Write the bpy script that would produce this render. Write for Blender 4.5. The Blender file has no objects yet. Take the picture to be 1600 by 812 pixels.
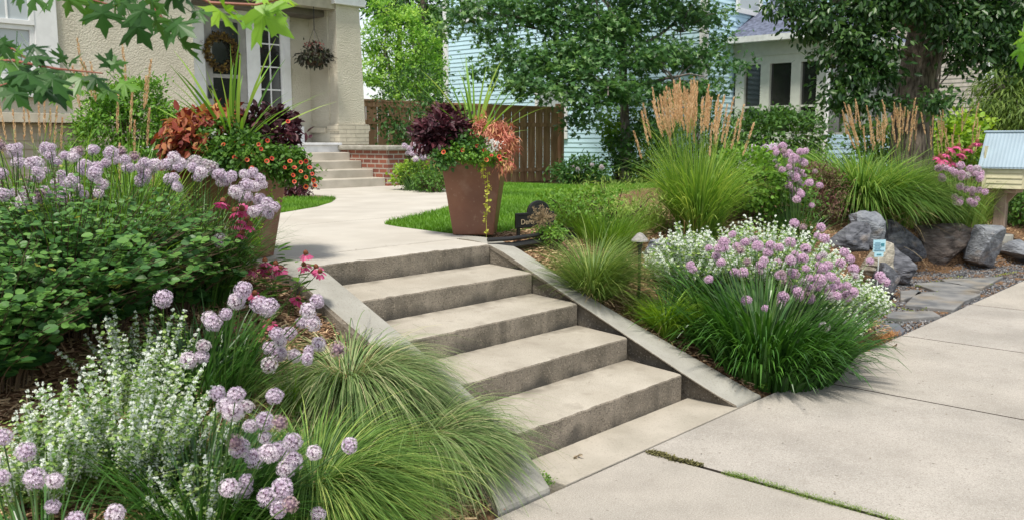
import bpy, bmesh, math
import numpy as np
from mathutils import Vector, noise as mnoise
rng = np.random.default_rng(7)
S = bpy.context.scene
COL = S.collection
R_ = math.radians
# ------------------------------------------------------------------ camera, world, sun, exposure
cd = bpy.data.cameras.new("camera"); cam = bpy.data.objects.new("camera", cd); COL.objects.link(cam)
CF, CP, CY = 1394.4, R_(7.67), R_(42.52)
CC = np.array([-3.106, -2.815, 1.585])
cd.sensor_width = 36; cd.lens = 36*CF/1600; cd.clip_end = 1000; cd.clip_start = .05
cam.location = CC; cam.rotation_euler = (math.pi/2-CP, 0, CY-math.pi/2)
cd.dof.use_dof = True; cd.dof.focus_distance = 5.2; cd.dof.aperture_fstop = 6.3
S.camera = cam
W = bpy.data.worlds.new("World"); S.world = W; W.use_nodes = True
nt = W.node_tree; nt.nodes.clear()
SUN_EL, SUN_AZ = R_(65), R_(207)      # azimuth: direction towards the sun, ccw from +X
sky = nt.nodes.new('ShaderNodeTexSky'); sky.sky_type = 'NISHITA'; sky.sun_disc = False
sky.sun_elevation = SUN_EL; sky.sun_rotation = math.pi/2-SUN_AZ; sky.dust_density = 1; sky.air_density = 1.0
hs = nt.nodes.new('ShaderNodeHueSaturation'); hs.inputs['Saturation'].default_value = .38
bg = nt.nodes.new('ShaderNodeBackground'); bg.inputs['Strength'].default_value = .13
wo = nt.nodes.new('ShaderNodeOutputWorld')
nt.links.new(sky.outputs[0], hs.inputs['Color']); nt.links.new(hs.outputs[0], bg.inputs['Color']); nt.links.new(bg.outputs[0], wo.inputs[0])
sl = bpy.data.lights.new("sun", 'SUN'); sl.energy = 3.0; sl.angle = R_(9); sl.color = (1, .94, .84)
so = bpy.data.objects.new("sun", sl); COL.objects.link(so)
sd = Vector((math.cos(SUN_AZ)*math.cos(SUN_EL), math.sin(SUN_AZ)*math.cos(SUN_EL), math.sin(SUN_EL)))
so.rotation_euler = sd.to_track_quat('Z', 'Y').to_euler()
vs = S.view_settings; vs.view_transform = 'Standard'; vs.look = 'None'; vs.exposure = .62; vs.gamma = 1
S.cycles.max_bounces = 7; S.cycles.diffuse_bounces = 3; S.cycles.glossy_bounces = 2
S.cycles.transmission_bounces = 4; S.cycles.transparent_max_bounces = 6
S.cycles.sample_clamp_indirect = 6
# ------------------------------------------------------------------ pixel -> world helpers
_fw = np.array([math.cos(CY)*math.cos(CP), math.sin(CY)*math.cos(CP), -math.sin(CP)])
_rt = np.array([math.sin(CY), -math.cos(CY), 0.]); _up = np.cross(_rt, _fw)
def ray(x, y): return _fw+_rt*(x-800)/CF-_up*(y-406)/CF
def P(x, y, d): return CC+ray(x, y)*d
def PZ(x, y, z): r = ray(x, y); return CC+r*(z-CC[2])/r[2]
def PY(x, y, Y): r = ray(x, y); return CC+r*(Y-CC[1])/r[1]
def PX(x, y, X): r = ray(x, y); return CC+r*(X-CC[0])/r[0]
# ------------------------------------------------------------------ terrain
def sm(t): t = np.clip(t, 0, 1); return t*t*(3-2*t)
_YBX = [4.2, 5, 5.7, 6.5, 7.3, 8, 8.6, 9.2, 10, 12]; _YBY = [-.25, .25, .45, .75, .95, .9, .55, .25, 0, -.15]
def T0(x, y):
    x = np.asarray(x, float); y = np.asarray(y, float)
    t = (y+.3)*.412; a = np.where(t < .7, t, .7+.14*(1-np.exp(-np.maximum(t-.7, 0)/.14))); a = np.maximum(a, 0)
    yb = np.interp(x, _YBX, _YBY); u = y-yb
    A = np.interp(x, [8.3, 9.4], [.50, .27]); b = A*sm(u/.4)+np.clip((u-.35)*.32, 0, .84-A)
    w = sm((x-3.9)/.9)
    z = a*(1-w)+b*w
    z = z-.2*sm((x-7)/5)*sm((y-3.5)/4)
    return z
def Tz(x, y): return float(T0(x, y))
def inpoly(x, y, poly):
    x = np.asarray(x, float); y = np.asarray(y, float); r = np.zeros(x.shape, bool); n = len(poly)
    for i in range(n):
        x0, y0 = poly[i]; x1, y1 = poly[(i+1) % n]
        if y0 == y1: continue
        c = ((y0 > y) != (y1 > y)) & (x < (x1-x0)*(y-y0)/(y1-y0)+x0); r ^= c
    return r
WALK = [(-.26,1.6),(1.70,1.6),(1.72,2.3),(1.80,3.0),(1.86,3.25),(2.1,3.5),(2.5,3.68),(3.1,3.95),(3.9,4.5),(4.8,5.3),(5.6,6.2),(6.1,6.9),(6.36,7.6),(6.4,8.32),(4.0,8.32),(3.95,7.6),(3.9,7.0),(3.80,6.62),(3.6,6.3),(3.2,5.85),(2.67,5.39),(1.92,4.96),(1.2,4.5),(.5,3.8),(-.05,3.0),(-.26,2.4)]
LAWN_R = [(1.74,2.13),(3.4,2.3),(4.6,2.9),(6,4.0),(9,5.4),(12,6.6),(30,7),(30,60),(14,60),(14,12),(13.6,9.3),(11,9.2),(9,9.0),(7.4,8.6),(6.4,7.7),(6.1,6.9),(5.6,6.2),(4.8,5.3),(3.9,4.5),(3.1,3.95),(2.5,3.68),(2.1,3.5),(1.86,3.25),(1.78,3.0)]
LAWN_L = [(3.80,6.62),(3.6,6.3),(3.2,5.85),(2.67,5.39),(1.92,4.96),(1.2,4.5),(.5,3.9),(-2,3.6),(-9,3.6),(-9,6.2),(1,6.2),(3,6.9),(3.5,6.95)]
def lawn(x, y):
    x = np.asarray(x, float); y = np.asarray(y, float)
    return inpoly(x, y, LAWN_R) | inpoly(x, y, LAWN_L) | (y < -2.52) | (x > 24) | (y > 22)
# ------------------------------------------------------------------ node materials
MATS = {}
def mat(name, build):
    if name in MATS: return MATS[name]
    m = bpy.data.materials.new(name); m.use_nodes = True; nt = m.node_tree; nt.nodes.clear()
    out = nt.nodes.new('ShaderNodeOutputMaterial'); N = lambda t, **k: _nd(nt, t, k)
    sh = build(nt, N, nt.links.new); nt.links.new(sh, out.inputs['Surface'])
    MATS[name] = m; return m
def _nd(nt, t, k):
    n = nt.nodes.new('ShaderNode'+t)
    for a, b in k.items():
        if a in n.inputs: n.inputs[a].default_value = b
        else: setattr(n, a, b)
    return n
def c4(c): return (c[0], c[1], c[2], 1)
def leafm(name, a, b, tr=.3, rough=.5, c=None, spec=.35, yel=None):
    gr = lambda q: (min(.9, q[0]*1.22), min(.9, q[1]*1.16), q[2]*.92) if q and q[1] > q[0]*1.05 and q[1] > q[2]*1.3 else q
    a, b, c = gr(a), gr(b), gr(c)
    def f(nt, N, L):
        at = N('Attribute', attribute_name='rnd'); r = N('ValToRGB'); e = r.color_ramp.elements
        e[0].color = c4(a); e[1].color = c4(b)
        if c: k = e.new(.5); k.color = c4(c)
        if yel: e[-1].position = .97; k = e.new(1.); k.color = c4(yel)
        L(at.outputs['Fac'], r.inputs[0])
        p = N('BsdfPrincipled'); p.inputs['Roughness'].default_value = rough; p.inputs['Specular IOR Level'].default_value = spec
        L(r.outputs[0], p.inputs['Base Color'])
        t = N('BsdfTranslucent'); hs = N('HueSaturation'); hs.inputs['Hue'].default_value = .49; hs.inputs['Saturation'].default_value = 1.1; hs.inputs['Value'].default_value = 1.3
        L(r.outputs[0], hs.inputs['Color']); L(hs.outputs[0], t.inputs['Color'])
        m = N('MixShader'); m.inputs[0].default_value = tr; L(p.outputs[0], m.inputs[1]); L(t.outputs[0], m.inputs[2]); return m.outputs[0]
    return mat(name, f)
def noisem(name, a, b, scale=5, rough=.8, bump=.1, bscale=None, detail=6, spec=.3, metal=0, lo=.35, hi=.65, stretch=None, extra=None):
    def f(nt, N, L):
        tc = N('TexCoord'); mp = N('Mapping'); L(tc.outputs['Object'], mp.inputs[0])
        if stretch: mp.inputs['Scale'].default_value = stretch
        n = N('TexNoise'); n.inputs['Scale'].default_value = scale; n.inputs['Detail'].default_value = detail; L(mp.outputs[0], n.inputs['Vector'])
        r = N('ValToRGB'); e = r.color_ramp.elements; e[0].color = c4(a); e[1].color = c4(b); e[0].position = lo; e[1].position = hi; L(n.outputs[0], r.inputs[0])
        col = r.outputs[0]
        if extra: col = extra(nt, N, L, mp.outputs[0], col)
        p = N('BsdfPrincipled'); p.inputs['Roughness'].default_value = rough; p.inputs['Specular IOR Level'].default_value = spec; p.inputs['Metallic'].default_value = metal
        L(col, p.inputs['Base Color'])
        if bump:
            n2 = N('TexNoise'); n2.inputs['Scale'].default_value = bscale or scale*6; n2.inputs['Detail'].default_value = 5; L(mp.outputs[0], n2.inputs['Vector'])
            bp = N('Bump'); bp.inputs['Strength'].default_value = bump; bp.inputs['Distance'].default_value = .02; L(n2.outputs[0], bp.inputs['Height']); L(bp.outputs[0], p.inputs['Normal'])
        return p.outputs[0]
    return mat(name, f)
def mixc(nt, N, L, fac, a, b, blend='MIX'):
    m = N('Mix'); m.data_type = 'RGBA'; m.blend_type = blend
    if hasattr(fac, 'node'): L(fac, m.inputs[0])
    else: m.inputs[0].default_value = fac
    for k, v in ((6, a), (7, b)):
        if hasattr(v, 'node'): L(v, m.inputs[k])
        else: m.inputs[k].default_value = c4(v)
    return m.outputs[2]
def ramp(nt, N, L, src, lo, hi):
    r = N('MapRange'); r.inputs[1].default_value = lo; r.inputs[2].default_value = hi; L(src, r.inputs[0]); return r.outputs[0]
def speck(sc, lo, hi, c, amt=.6):
    def e(nt, N, L, v, col):
        n = N('TexNoise'); n.inputs['Scale'].default_value = sc; n.inputs['Detail'].default_value = 2; L(v, n.inputs['Vector'])
        f = ramp(nt, N, L, n.outputs[0], lo, hi); m = N('Math', operation='MULTIPLY'); L(f, m.inputs[0]); m.inputs[1].default_value = amt
        return mixc(nt, N, L, m.outputs[0], col, c)
    return e
def chain(*es):
    def e(nt, N, L, v, col):
        for x in es: col = x(nt, N, L, v, col)
        return col
    return e
def back_darken(nt, N, L, v, col):  # noise-broken darker band towards the back edge of each tread
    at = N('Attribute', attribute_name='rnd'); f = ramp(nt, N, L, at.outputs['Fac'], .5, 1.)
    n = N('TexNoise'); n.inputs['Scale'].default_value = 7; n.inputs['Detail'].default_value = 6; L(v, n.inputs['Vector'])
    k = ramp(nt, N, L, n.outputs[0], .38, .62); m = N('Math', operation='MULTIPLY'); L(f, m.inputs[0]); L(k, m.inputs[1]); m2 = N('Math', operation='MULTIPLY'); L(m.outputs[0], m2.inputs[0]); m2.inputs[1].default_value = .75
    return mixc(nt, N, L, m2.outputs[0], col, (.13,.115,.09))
CONC = noisem('concrete_tread', (.36,.325,.265), (.46,.42,.35), 3, .85, .35, 160, extra=chain(back_darken, speck(9,.6,.72,(.24,.21,.17),.4), speck(170,.5,.66,(.24,.21,.17),.4), speck(90,.60,.70,(.28,.25,.2),.5), speck(2.2,.56,.7,(.33,.29,.23),.35)))
CONCW = noisem('concrete_walk', (.43,.40,.35), (.51,.48,.425), 2.2, .85, .15, 130, extra=chain(speck(120,.62,.72,(.4,.37,.32),.35), speck(1.5,.56,.7,(.42,.38,.32),.25)))
def slab_tone(nt, N, L, v, col):
    at = N('Attribute', attribute_name='rnd'); n = N('TexNoise'); n.inputs['Scale'].default_value = 1.1; n.inputs['Detail'].default_value = 9; n.inputs['Roughness'].default_value = .7; L(v, n.inputs['Vector'])
    col = mixc(nt, N, L, ramp(nt, N, L, at.outputs['Fac'], 0, 4.5), col, (.5,.44,.34)); k = ramp(nt, N, L, n.outputs[0], .5, .68); m = N('Math', operation='MULTIPLY'); L(k, m.inputs[0]); m.inputs[1].default_value = .38
    return mixc(nt, N, L, m.outputs[0], col, (.20,.18,.155))
CONCS = noisem('concrete_sidewalk', (.325,.305,.275), (.43,.40,.36), 1.6, .88, .4, 150, extra=chain(slab_tone, speck(150,.5,.66,(.20,.18,.15),.5), speck(130,.56,.68,(.68,.64,.58),.3), speck(110,.58,.7,(.27,.24,.2),.5), speck(.9,.5,.75,(.36,.32,.27),.25), speck(11,.62,.7,(.30,.27,.23),.35), speck(23,.70,.74,(.12,.1,.08),.7)))
CONCP = noisem('concrete_pad', (.33,.30,.245), (.43,.39,.325), 3, .85, .3, 120, extra=speck(90,.58,.7,(.25,.22,.18),.5))
CONCC = noisem('concrete_cheek', (.29,.28,.245), (.38,.37,.33), 4, .88, .3, 170, extra=chain(speck(100,.58,.68,(.22,.2,.17),.5), speck(3,.55,.72,(.26,.25,.21),.4)))
def riser_mat():
    def f(nt, N, L):
        tc = N('TexCoord'); v = tc.outputs['Object']
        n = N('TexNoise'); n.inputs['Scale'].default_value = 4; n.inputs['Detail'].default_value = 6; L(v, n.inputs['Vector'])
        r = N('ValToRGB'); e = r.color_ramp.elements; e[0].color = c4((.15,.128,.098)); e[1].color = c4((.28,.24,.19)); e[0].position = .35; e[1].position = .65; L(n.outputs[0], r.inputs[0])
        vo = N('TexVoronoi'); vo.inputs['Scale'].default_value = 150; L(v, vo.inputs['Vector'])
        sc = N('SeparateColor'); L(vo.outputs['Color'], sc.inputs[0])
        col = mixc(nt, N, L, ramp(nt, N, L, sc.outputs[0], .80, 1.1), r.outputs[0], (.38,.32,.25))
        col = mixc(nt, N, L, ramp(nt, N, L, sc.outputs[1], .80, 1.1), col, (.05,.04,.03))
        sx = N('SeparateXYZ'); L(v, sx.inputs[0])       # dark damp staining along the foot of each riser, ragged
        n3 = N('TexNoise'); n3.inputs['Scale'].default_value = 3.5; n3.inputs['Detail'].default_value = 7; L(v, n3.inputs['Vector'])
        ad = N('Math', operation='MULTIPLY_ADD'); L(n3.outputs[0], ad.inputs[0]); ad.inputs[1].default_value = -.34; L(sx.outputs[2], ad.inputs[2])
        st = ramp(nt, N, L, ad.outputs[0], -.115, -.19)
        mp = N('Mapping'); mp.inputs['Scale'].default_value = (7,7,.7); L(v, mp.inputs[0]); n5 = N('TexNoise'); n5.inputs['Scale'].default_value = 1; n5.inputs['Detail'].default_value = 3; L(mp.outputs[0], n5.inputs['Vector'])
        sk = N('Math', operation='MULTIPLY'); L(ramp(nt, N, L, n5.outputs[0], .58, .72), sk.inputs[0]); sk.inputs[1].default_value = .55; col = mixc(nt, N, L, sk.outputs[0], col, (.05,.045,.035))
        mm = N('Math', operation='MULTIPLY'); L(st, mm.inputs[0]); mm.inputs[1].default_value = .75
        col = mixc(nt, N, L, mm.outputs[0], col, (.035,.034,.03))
        p = N('BsdfPrincipled'); p.inputs['Roughness'].default_value = .9; L(col, p.inputs['Base Color'])
        b = N('Bump'); b.inputs['Strength'].default_value = .7; b.inputs['Distance'].default_value = .006; L(vo.outputs['Distance'], b.inputs['Height']); L(b.outputs[0], p.inputs['Normal'])
        return p.outputs[0]
    return mat('exposed_aggregate', f)
RISER = riser_mat()
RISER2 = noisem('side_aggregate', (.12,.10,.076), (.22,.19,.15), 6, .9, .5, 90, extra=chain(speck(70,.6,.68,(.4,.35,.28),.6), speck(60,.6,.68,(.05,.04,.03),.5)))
def plain(name, c, rough=.6, var=.12, scale=8, bump=.05, metal=0, spec=.4, **k):
    return noisem(name, [x*(1-var) for x in c], [min(1, x*(1+var)) for x in c], scale, rough, bump, metal=metal, spec=spec, **k)
# ------------------------------------------------------------------ object helpers
def tag(o, label=None, cat=None, group=None, kind=None):
    if label: o['label'] = label
    if cat: o['category'] = cat
    if group: o['group'] = group
    if kind: o['kind'] = kind
    return o
def thing(name, label, cat, loc=(0,0,0), rz=0, group=None):
    o = bpy.data.objects.new(name, None); COL.objects.link(o); o.location = loc; o.rotation_euler = (0,0,rz); o.empty_display_size = .1
    return tag(o, label, cat, group)
class G:
    def __init__(s): s.V = []; s.F = []; s.A = []; s.M = []; s.n = 0
    def add(s, V, F, rnd=.5, mi=0):
        V = np.asarray(V, float).reshape(-1, 3); F = np.asarray(F, int)
        if F.ndim == 1: F = F.reshape(1, -1)
        s.V.append(V); s.F.append(F+s.n); s.n += len(V)
        r = np.asarray(rnd, float); s.A.append(np.full(len(V), float(r)) if r.ndim == 0 else r); s.M.append(np.full(len(F), mi)); return s
    def polys(s, V, faces, rnd=.5, mi=0):
        V = np.asarray(V, float); s.V.append(V); s.A.append(np.full(len(V), float(rnd)))
        for f in faces: s.F.append(np.asarray(f, int).reshape(1, -1)+s.n); s.M.append(np.full(1, mi))
        s.n += len(V); return s
    def box(s, a, b, mi=0, rnd=.5):
        x0, y0, z0 = a; x1, y1, z1 = b
        V = [(x0,y0,z0),(x1,y0,z0),(x1,y1,z0),(x0,y1,z0),(x0,y0,z1),(x1,y0,z1),(x1,y1,z1),(x0,y1,z1)]
        return s.add(V, [(0,3,2,1),(4,5,6,7),(0,1,5,4),(1,2,6,5),(2,3,7,6),(3,0,4,7)], rnd, mi)
    def tube(s, pts, rad, k=8, mi=0, cap=True, rnd=.5):
        pts = np.asarray(pts, float); n = len(pts); rad = np.broadcast_to(np.asarray(rad, float), (n,))
        t = np.gradient(pts, axis=0); t /= np.linalg.norm(t, axis=1)[:, None]+1e-9
        ref = np.array([0,0,1.]) if abs(t[:, 2]).mean() < .8 else np.array([1.,0,0])
        u = np.cross(t, ref); u /= np.linalg.norm(u, axis=1)[:, None]+1e-9; w = np.cross(t, u)
        a = np.arange(k)*2*math.pi/k
        V = pts[:, None]+rad[:, None, None]*(np.cos(a)[None, :, None]*u[:, None]+np.sin(a)[None, :, None]*w[:, None])
        i = np.arange(n-1)[:, None]*k; j = np.arange(k)[None]; j2 = (j+1) % k
        F = np.stack([i+j, i+j2, i+k+j2, i+k+j], -1).reshape(-1, 4)
        b = s.n; s.add(V.reshape(-1, 3), F, rnd, mi)
        if cap and k > 2:
            for f in (list(range(k))[::-1], list(range((n-1)*k, n*k))): s.F.append(np.array([f])+b); s.M.append(np.full(1, mi))
        return s
    def inst(s, TV, TF, pos, Rm, sc, rnd, mi=0):
        TV = np.asarray(TV, float); TF = np.asarray(TF, int); N = len(pos); nv = len(TV)
        sc = np.asarray(sc, float); sc = sc.reshape(N, 1, -1) if sc.ndim else sc
        V = np.einsum('nij,nvj->nvi', Rm, TV[None]*sc)+np.asarray(pos)[:, None]
        F = TF[None]+(np.arange(N)*nv)[:, None, None]
        return s.add(V.reshape(-1, 3), F.reshape(-1, TF.shape[1]), np.repeat(rnd, nv), mi)
    def prism(s, prof, x0, x1, mi=0, axis='x', mis=None):
        n = len(prof); a = [(x0, p[0], p[1]) for p in prof]; b = [(x1, p[0], p[1]) for p in prof]
        if axis == 'y': a = [(p[0], x0, p[1]) for p in prof]; b = [(p[0], x1, p[1]) for p in prof]
        if axis == 'z': a = [(p[0], p[1], x0) for p in prof]; b = [(p[0], p[1], x1) for p in prof]
        V = np.array(a+b); s.V.append(V); s.A.append(np.full(2*n, .5))
        for i in range(n):
            j = (i+1) % n; s.F.append(np.array([[i, j, n+j, n+i]])+s.n); s.M.append(np.full(1, mis[i] if mis else mi))
        s.F.append(np.array([list(range(n))[::-1]])+s.n); s.M.append(np.full(1, mi)); s.F.append(np.array([list(range(n, 2*n))])+s.n); s.M.append(np.full(1, mi)); s.n += 2*n
        return s
    def mesh(s, name, mats, smooth=False, fixn=False):
        V = np.concatenate(s.V); me = bpy.data.meshes.new(name)
        lt = np.concatenate([np.full(len(f), f.shape[1]) for f in s.F]); li = np.concatenate([f.ravel() for f in s.F])
        me.vertices.add(len(V)); me.vertices.foreach_set('co', V.astype('f').ravel())
        me.loops.add(len(li)); me.loops.foreach_set('vertex_index', li.astype('i'))
        me.polygons.add(len(lt)); me.polygons.foreach_set('loop_start', np.concatenate([[0], np.cumsum(lt)[:-1]]).astype('i'))
        me.polygons.foreach_set('material_index', np.concatenate(s.M).astype('i'))
        me.polygons.foreach_set('use_smooth', np.full(len(lt), bool(smooth)))
        at = me.attributes.new('rnd', 'FLOAT', 'POINT'); at.data.foreach_set('value', np.concatenate(s.A).astype('f'))
        for m in (mats if isinstance(mats, (list, tuple)) else [mats]): me.materials.append(m)
        me.update(calc_edges=True)
        if fixn:
            bm = bmesh.new(); bm.from_mesh(me); bmesh.ops.recalc_face_normals(bm, faces=bm.faces); bm.to_mesh(me); bm.free()
        return me
    def build(s, name, mats, parent=None, smooth=False, fixn=False, bevel=0):
        o = bpy.data.objects.new(name, s.mesh(name, mats, smooth, fixn)); COL.objects.link(o)
        if parent is not None:
            o.parent = parent; bpy.context.view_layer.update() if False else None
            o.matrix_parent_inverse = parent_inv(parent)
        if bevel:
            b = o.modifiers.new('b', 'BEVEL'); b.width = bevel; b.segments = 2; b.limit_method = 'ANGLE'; b.angle_limit = R_(40)
        return o
def parent_inv(p):
    from mathutils import Matrix, Euler
    m = Matrix.Identity(4); q = p
    while q is not None:
        loc = Matrix.Translation(q.location) @ q.rotation_euler.to_matrix().to_4x4() @ Matrix.Diagonal((*q.scale, 1))
        m = loc @ q.matrix_parent_inverse.inverted().inverted() @ m if False else (loc @ m if q.parent is None else (q.matrix_parent_inverse @ loc) @ m)
        q = q.parent
    return m.inverted()
def unit(v): v = np.asarray(v, float); return v/(np.linalg.norm(v, axis=-1, keepdims=True)+1e-9)
def basis(d, n):                       # columns: side, dir, normal
    d = unit(d); x = unit(np.cross(d, n)); z = np.cross(x, d); return np.stack([x, d, z], -1)
def rdir(n, r=rng): return unit(r.normal(size=(n, 3)))
# leaf templates (y = along leaf, unit length)
LEAF = (np.array([(0,0,0),(.23,.35,.05),(.19,.7,.03),(0,1,-.05),(-.19,.7,.03),(-.23,.35,.05),(0,.5,-.02)]), [(0,1,6),(1,2,6),(2,3,6),(3,4,6),(4,5,6),(5,0,6)])
OVAL = (np.array([(0,0,0),(.30,.22,.05),(.36,.55,.06),(.2,.88,.02),(0,1,-.03),(-.2,.88,.02),(-.36,.55,.06),(-.30,.22,.05),(0,.5,-.02)]), [(i, i+1, 8) for i in range(7)]+[(7,0,8)])
DIA = (np.array([(0,0,0),(.22,.5,.04),(0,1,0),(-.22,.5,.04)]), [(0,1,2,3)])
NAR = (np.array([(0,0,0),(.09,.4,.02),(0,1,-.06),(-.09,.4,.02)]), [(0,1,2,3)])
_mo = [(.0,.04),(.08,-.02),(.26,-.07),(.44,-.22),(.36,-.02),(.43,.07),(.20,.17),(.36,.27),(.50,.29),(.82,.50),(.58,.50),(.62,.66),(.42,.53),(.30,.49),(.14,.46),(.20,.62),(.31,.72),(.14,.78),(.10,.92),(0,1.15)]
_mf = _mo+[(-x, y) for x, y in _mo[-2:0:-1]]
MAPLE = (np.array([(x, y, -.30*abs(x)+.12*abs(x)*y-.16*y*y) for x, y in _mf]+[(0,.3,.03)]), [(i, (i+1) % len(_mf), len(_mf)) for i in range(len(_mf))])
_m5 = [(0,0),(.40,-.08),(.25,.2),(.65,.5),(.22,.5),(0,1.05),(-.22,.5),(-.65,.5),(-.25,.2),(-.40,-.08)]
MAPS = (np.array([(x, y, -.12*abs(x)) for x, y in _m5]+[(0,.3,.04)]), [(i, (i+1) % 10, 10) for i in range(10)])
def leafscatter(g, T, pos, dirs, nrm, size, rnd, mi=0): g.inst(T[0], T[1], pos, basis(dirs, nrm), size, rnd, mi)
def blades(g, base, az, L, a0, a1, w, K=5, power=1.3, mi=0, rnd=None, twist=None):
    base = np.asarray(base, float); n = len(base)
    L, a0, a1, w = [np.broadcast_to(np.asarray(q, float), (n,)) for q in (L, a0, a1, w)]
    s = np.linspace(0, 1, K+1); ang = a0[:, None]+(a1-a0)[:, None]*s[None]**power
    ds = L[:, None]/K; am = (ang[:, 1:]+ang[:, :-1])/2
    h = np.concatenate([np.zeros((n, 1)), np.cumsum(np.sin(am)*ds, 1)], 1); z = np.concatenate([np.zeros((n, 1)), np.cumsum(np.cos(am)*ds, 1)], 1)
    ca, sa = np.cos(az)[:, None], np.sin(az)[:, None]
    C = np.stack([base[:, :1]+h*ca, base[:, 1:2]+h*sa, base[:, 2:]+z], -1)
    wd = w[:, None]*np.interp(s, [0,.3,.75,1], [.7,1,.6,.06])[None]
    tw = rng.normal(0, .5, n) if twist is None else twist
    sx = np.stack([-np.sin(az+tw), np.cos(az+tw), np.zeros(n)], -1)[:, None]
    V = np.stack([C-sx*wd[..., None]/2, C+sx*wd[..., None]/2], 2).reshape(-1, 3)
    i = (np.arange(n)*2*(K+1))[:, None]+np.arange(K)[None]*2
    F = np.stack([i, i+1, i+3, i+2], -1).reshape(-1, 4)
    r = rng.random(n) if rnd is None else rnd
    g.add(V, F, np.repeat(r, 2*(K+1)), mi); return C
BK = leafm  # alias
# ------------------------------------------------------------------ GROUND
def axis(parts):
    out = []
    for a, b, st in parts: out.append(np.arange(a, b, st))
    return np.concatenate(out+[[parts[-1][1]]])
xs = axis([(-90,-12,6),(-12,-4,.5),(-4,10.5,.07),(10.5,16,.25),(16,30,1),(30,200,10)])
ys = axis([(-60,-6,6),(-6,-2.6,.3),(-2.6,3.2,.07),(3.2,9,.12),(9,16,.4),(16,30,1.5),(30,220,10)])
X, Y = np.meshgrid(xs, ys); Zt = T0(X, Y)
Zt = np.where((X > -.2) & (X < 1.66) & (Y > -.3) & (Y < 1.75), Zt-.45, Zt)
Zt = np.where(inpoly(X, Y, WALK), Zt-.06, Zt)
Zt = np.where((Y < -.33) & (Y > -2.5), -.08, Zt)
lw = lawn(X, Y).astype(float)
fl = (X > -4) & (X < 11) & (Y > -1) & (Y < 9)
nz = np.array([mnoise.noise(Vector((x*4, y*4, 0))) for x, y in zip(X.ravel(), Y.ravel())]).reshape(X.shape)
Zt = Zt+np.where(fl, .018*nz, 0)*(lw < .5)-np.where(lw < .5, .012, 0)
g = G(); nx, ny = len(xs), len(ys); i = (np.arange(ny-1)[:, None]*nx+np.arange(nx-1)[None])
g.add(np.stack([X, Y, Zt], -1), np.stack([i, i+1, i+nx+1, i+nx], -1).reshape(-1, 4), lw.ravel())
def ground_mat():
    def f(nt, N, L):
        tc = N('TexCoord'); v = tc.outputs['Object']; at = N('Attribute', attribute_name='rnd')
        n = N('TexNoise'); n.inputs['Scale'].default_value = 38; n.inputs['Detail'].default_value = 6; L(v, n.inputs['Vector'])
        r = N('ValToRGB'); e = r.color_ramp.elements; e[0].color = c4((.06,.035,.02)); e[0].position = .35; e[1].color = c4((.30,.18,.10)); e[1].position = .68; L(n.outputs[0], r.inputs[0])
        n2 = N('TexNoise'); n2.inputs['Scale'].default_value = 5; n2.inputs['Detail'].default_value = 8; L(v, n2.inputs['Vector'])
        r2 = N('ValToRGB'); e = r2.color_ramp.elements; e[0].color = c4((.055,.14,.02)); e[0].position = .3; e[1].color = c4((.12,.26,.04)); e[1].position = .7; L(n2.outputs[0], r2.inputs[0])
        col = mixc(nt, N, L, at.outputs['Fac'], r.outputs[0], r2.outputs[0])
        p = N('BsdfPrincipled'); p.inputs['Roughness'].default_value = .95; p.inputs['Specular IOR Level'].default_value = .1; L(col, p.inputs['Base Color'])
        b = N('Bump'); b.inputs['Strength'].default_value = .8; b.inputs['Distance'].default_value = .03; L(n.outputs[0], b.inputs['Height']); L(b.outputs[0], p.inputs['Normal'])
        return p.outputs[0]
    return mat('ground', f)
tag(g.build('ground', ground_mat(), smooth=True), kind='structure')
# lawn grass blades
GRASS = leafm('lawn_grass', (.07,.17,.02), (.17,.33,.05), .35, c=(.11,.25,.03))
g = G()
def lawnpts(n, x0, x1, y0, y1):
    x = rng.uniform(x0, x1, n); y = rng.uniform(y0, y1, n); k = lawn(x, y) & ~inpoly(x, y, WALK); return x[k], y[k]
for (n, a) in ((60000, (1.7,7,2.1,6)), (26000, (5,14,3,9.5)), (26000, (.3,4,3.8,7)), (14000, (4,9,5,10))):
    x, y = lawnpts(n, *a); m = len(x); patch = np.array([mnoise.noise(Vector((p*1.3, q*1.3, 3))) for p, q in zip(x, y)])
    blades(g, np.stack([x, y, T0(x, y)-.005], -1), rng.uniform(0, 6.28, m), rng.uniform(.03, .065, m), .1, rng.uniform(.4, 1.2, m), .007, K=2, rnd=np.clip(.5+patch*.7+rng.normal(0, .15, m), 0, 1))
tag(g.build('lawn_grass', GRASS), 'short mown green lawn grass beyond the steps', 'grass', kind='stuff')
# wood chips
CHIP = leafm('wood_chip', (.13,.065,.035), (.68,.50,.30), 0, .85, c=(.36,.225,.135), spec=.15)
g = G()
def chips(n, x0, x1, y0, y1, s=1.):
    x = rng.uniform(x0, x1, n); y = rng.uniform(y0, y1, n)
    k = ~lawn(x, y) & ~inpoly(x, y, WALK) & ~((x > -.26) & (x < 1.69)&(y<1.8)) & (T0(x, y) > .01) & (y > -.3); x, y = x[k], y[k]; m = len(x)
    h = unit(np.stack([rng.normal(size=m), rng.normal(size=m), rng.normal(0, .18, m)], -1)); nn = unit(np.stack([rng.normal(0, .3, m), rng.normal(-.3, .3, m), np.ones(m)], -1))
    TV = [(-.5,0,0),(.5,0,0),(.35,1,.02),(-.3,1,0),(-.5,0,.14),(.5,0,.14),(.35,1,.1),(-.3,1,.1)]
    TF = [(4,5,6,7),(0,1,5,4),(1,2,6,5),(2,3,7,6),(3,0,4,7)]
    L = rng.uniform(.018, .06, m)*s; w = rng.uniform(.005, .013, m)*s
    g.inst(TV, TF, np.stack([x, y, T0(x, y)+rng.uniform(-.006, .012, m)], -1), basis(h, nn), np.stack([w, L, w*1.5], -1), rng.random(m)**1.2)
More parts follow.
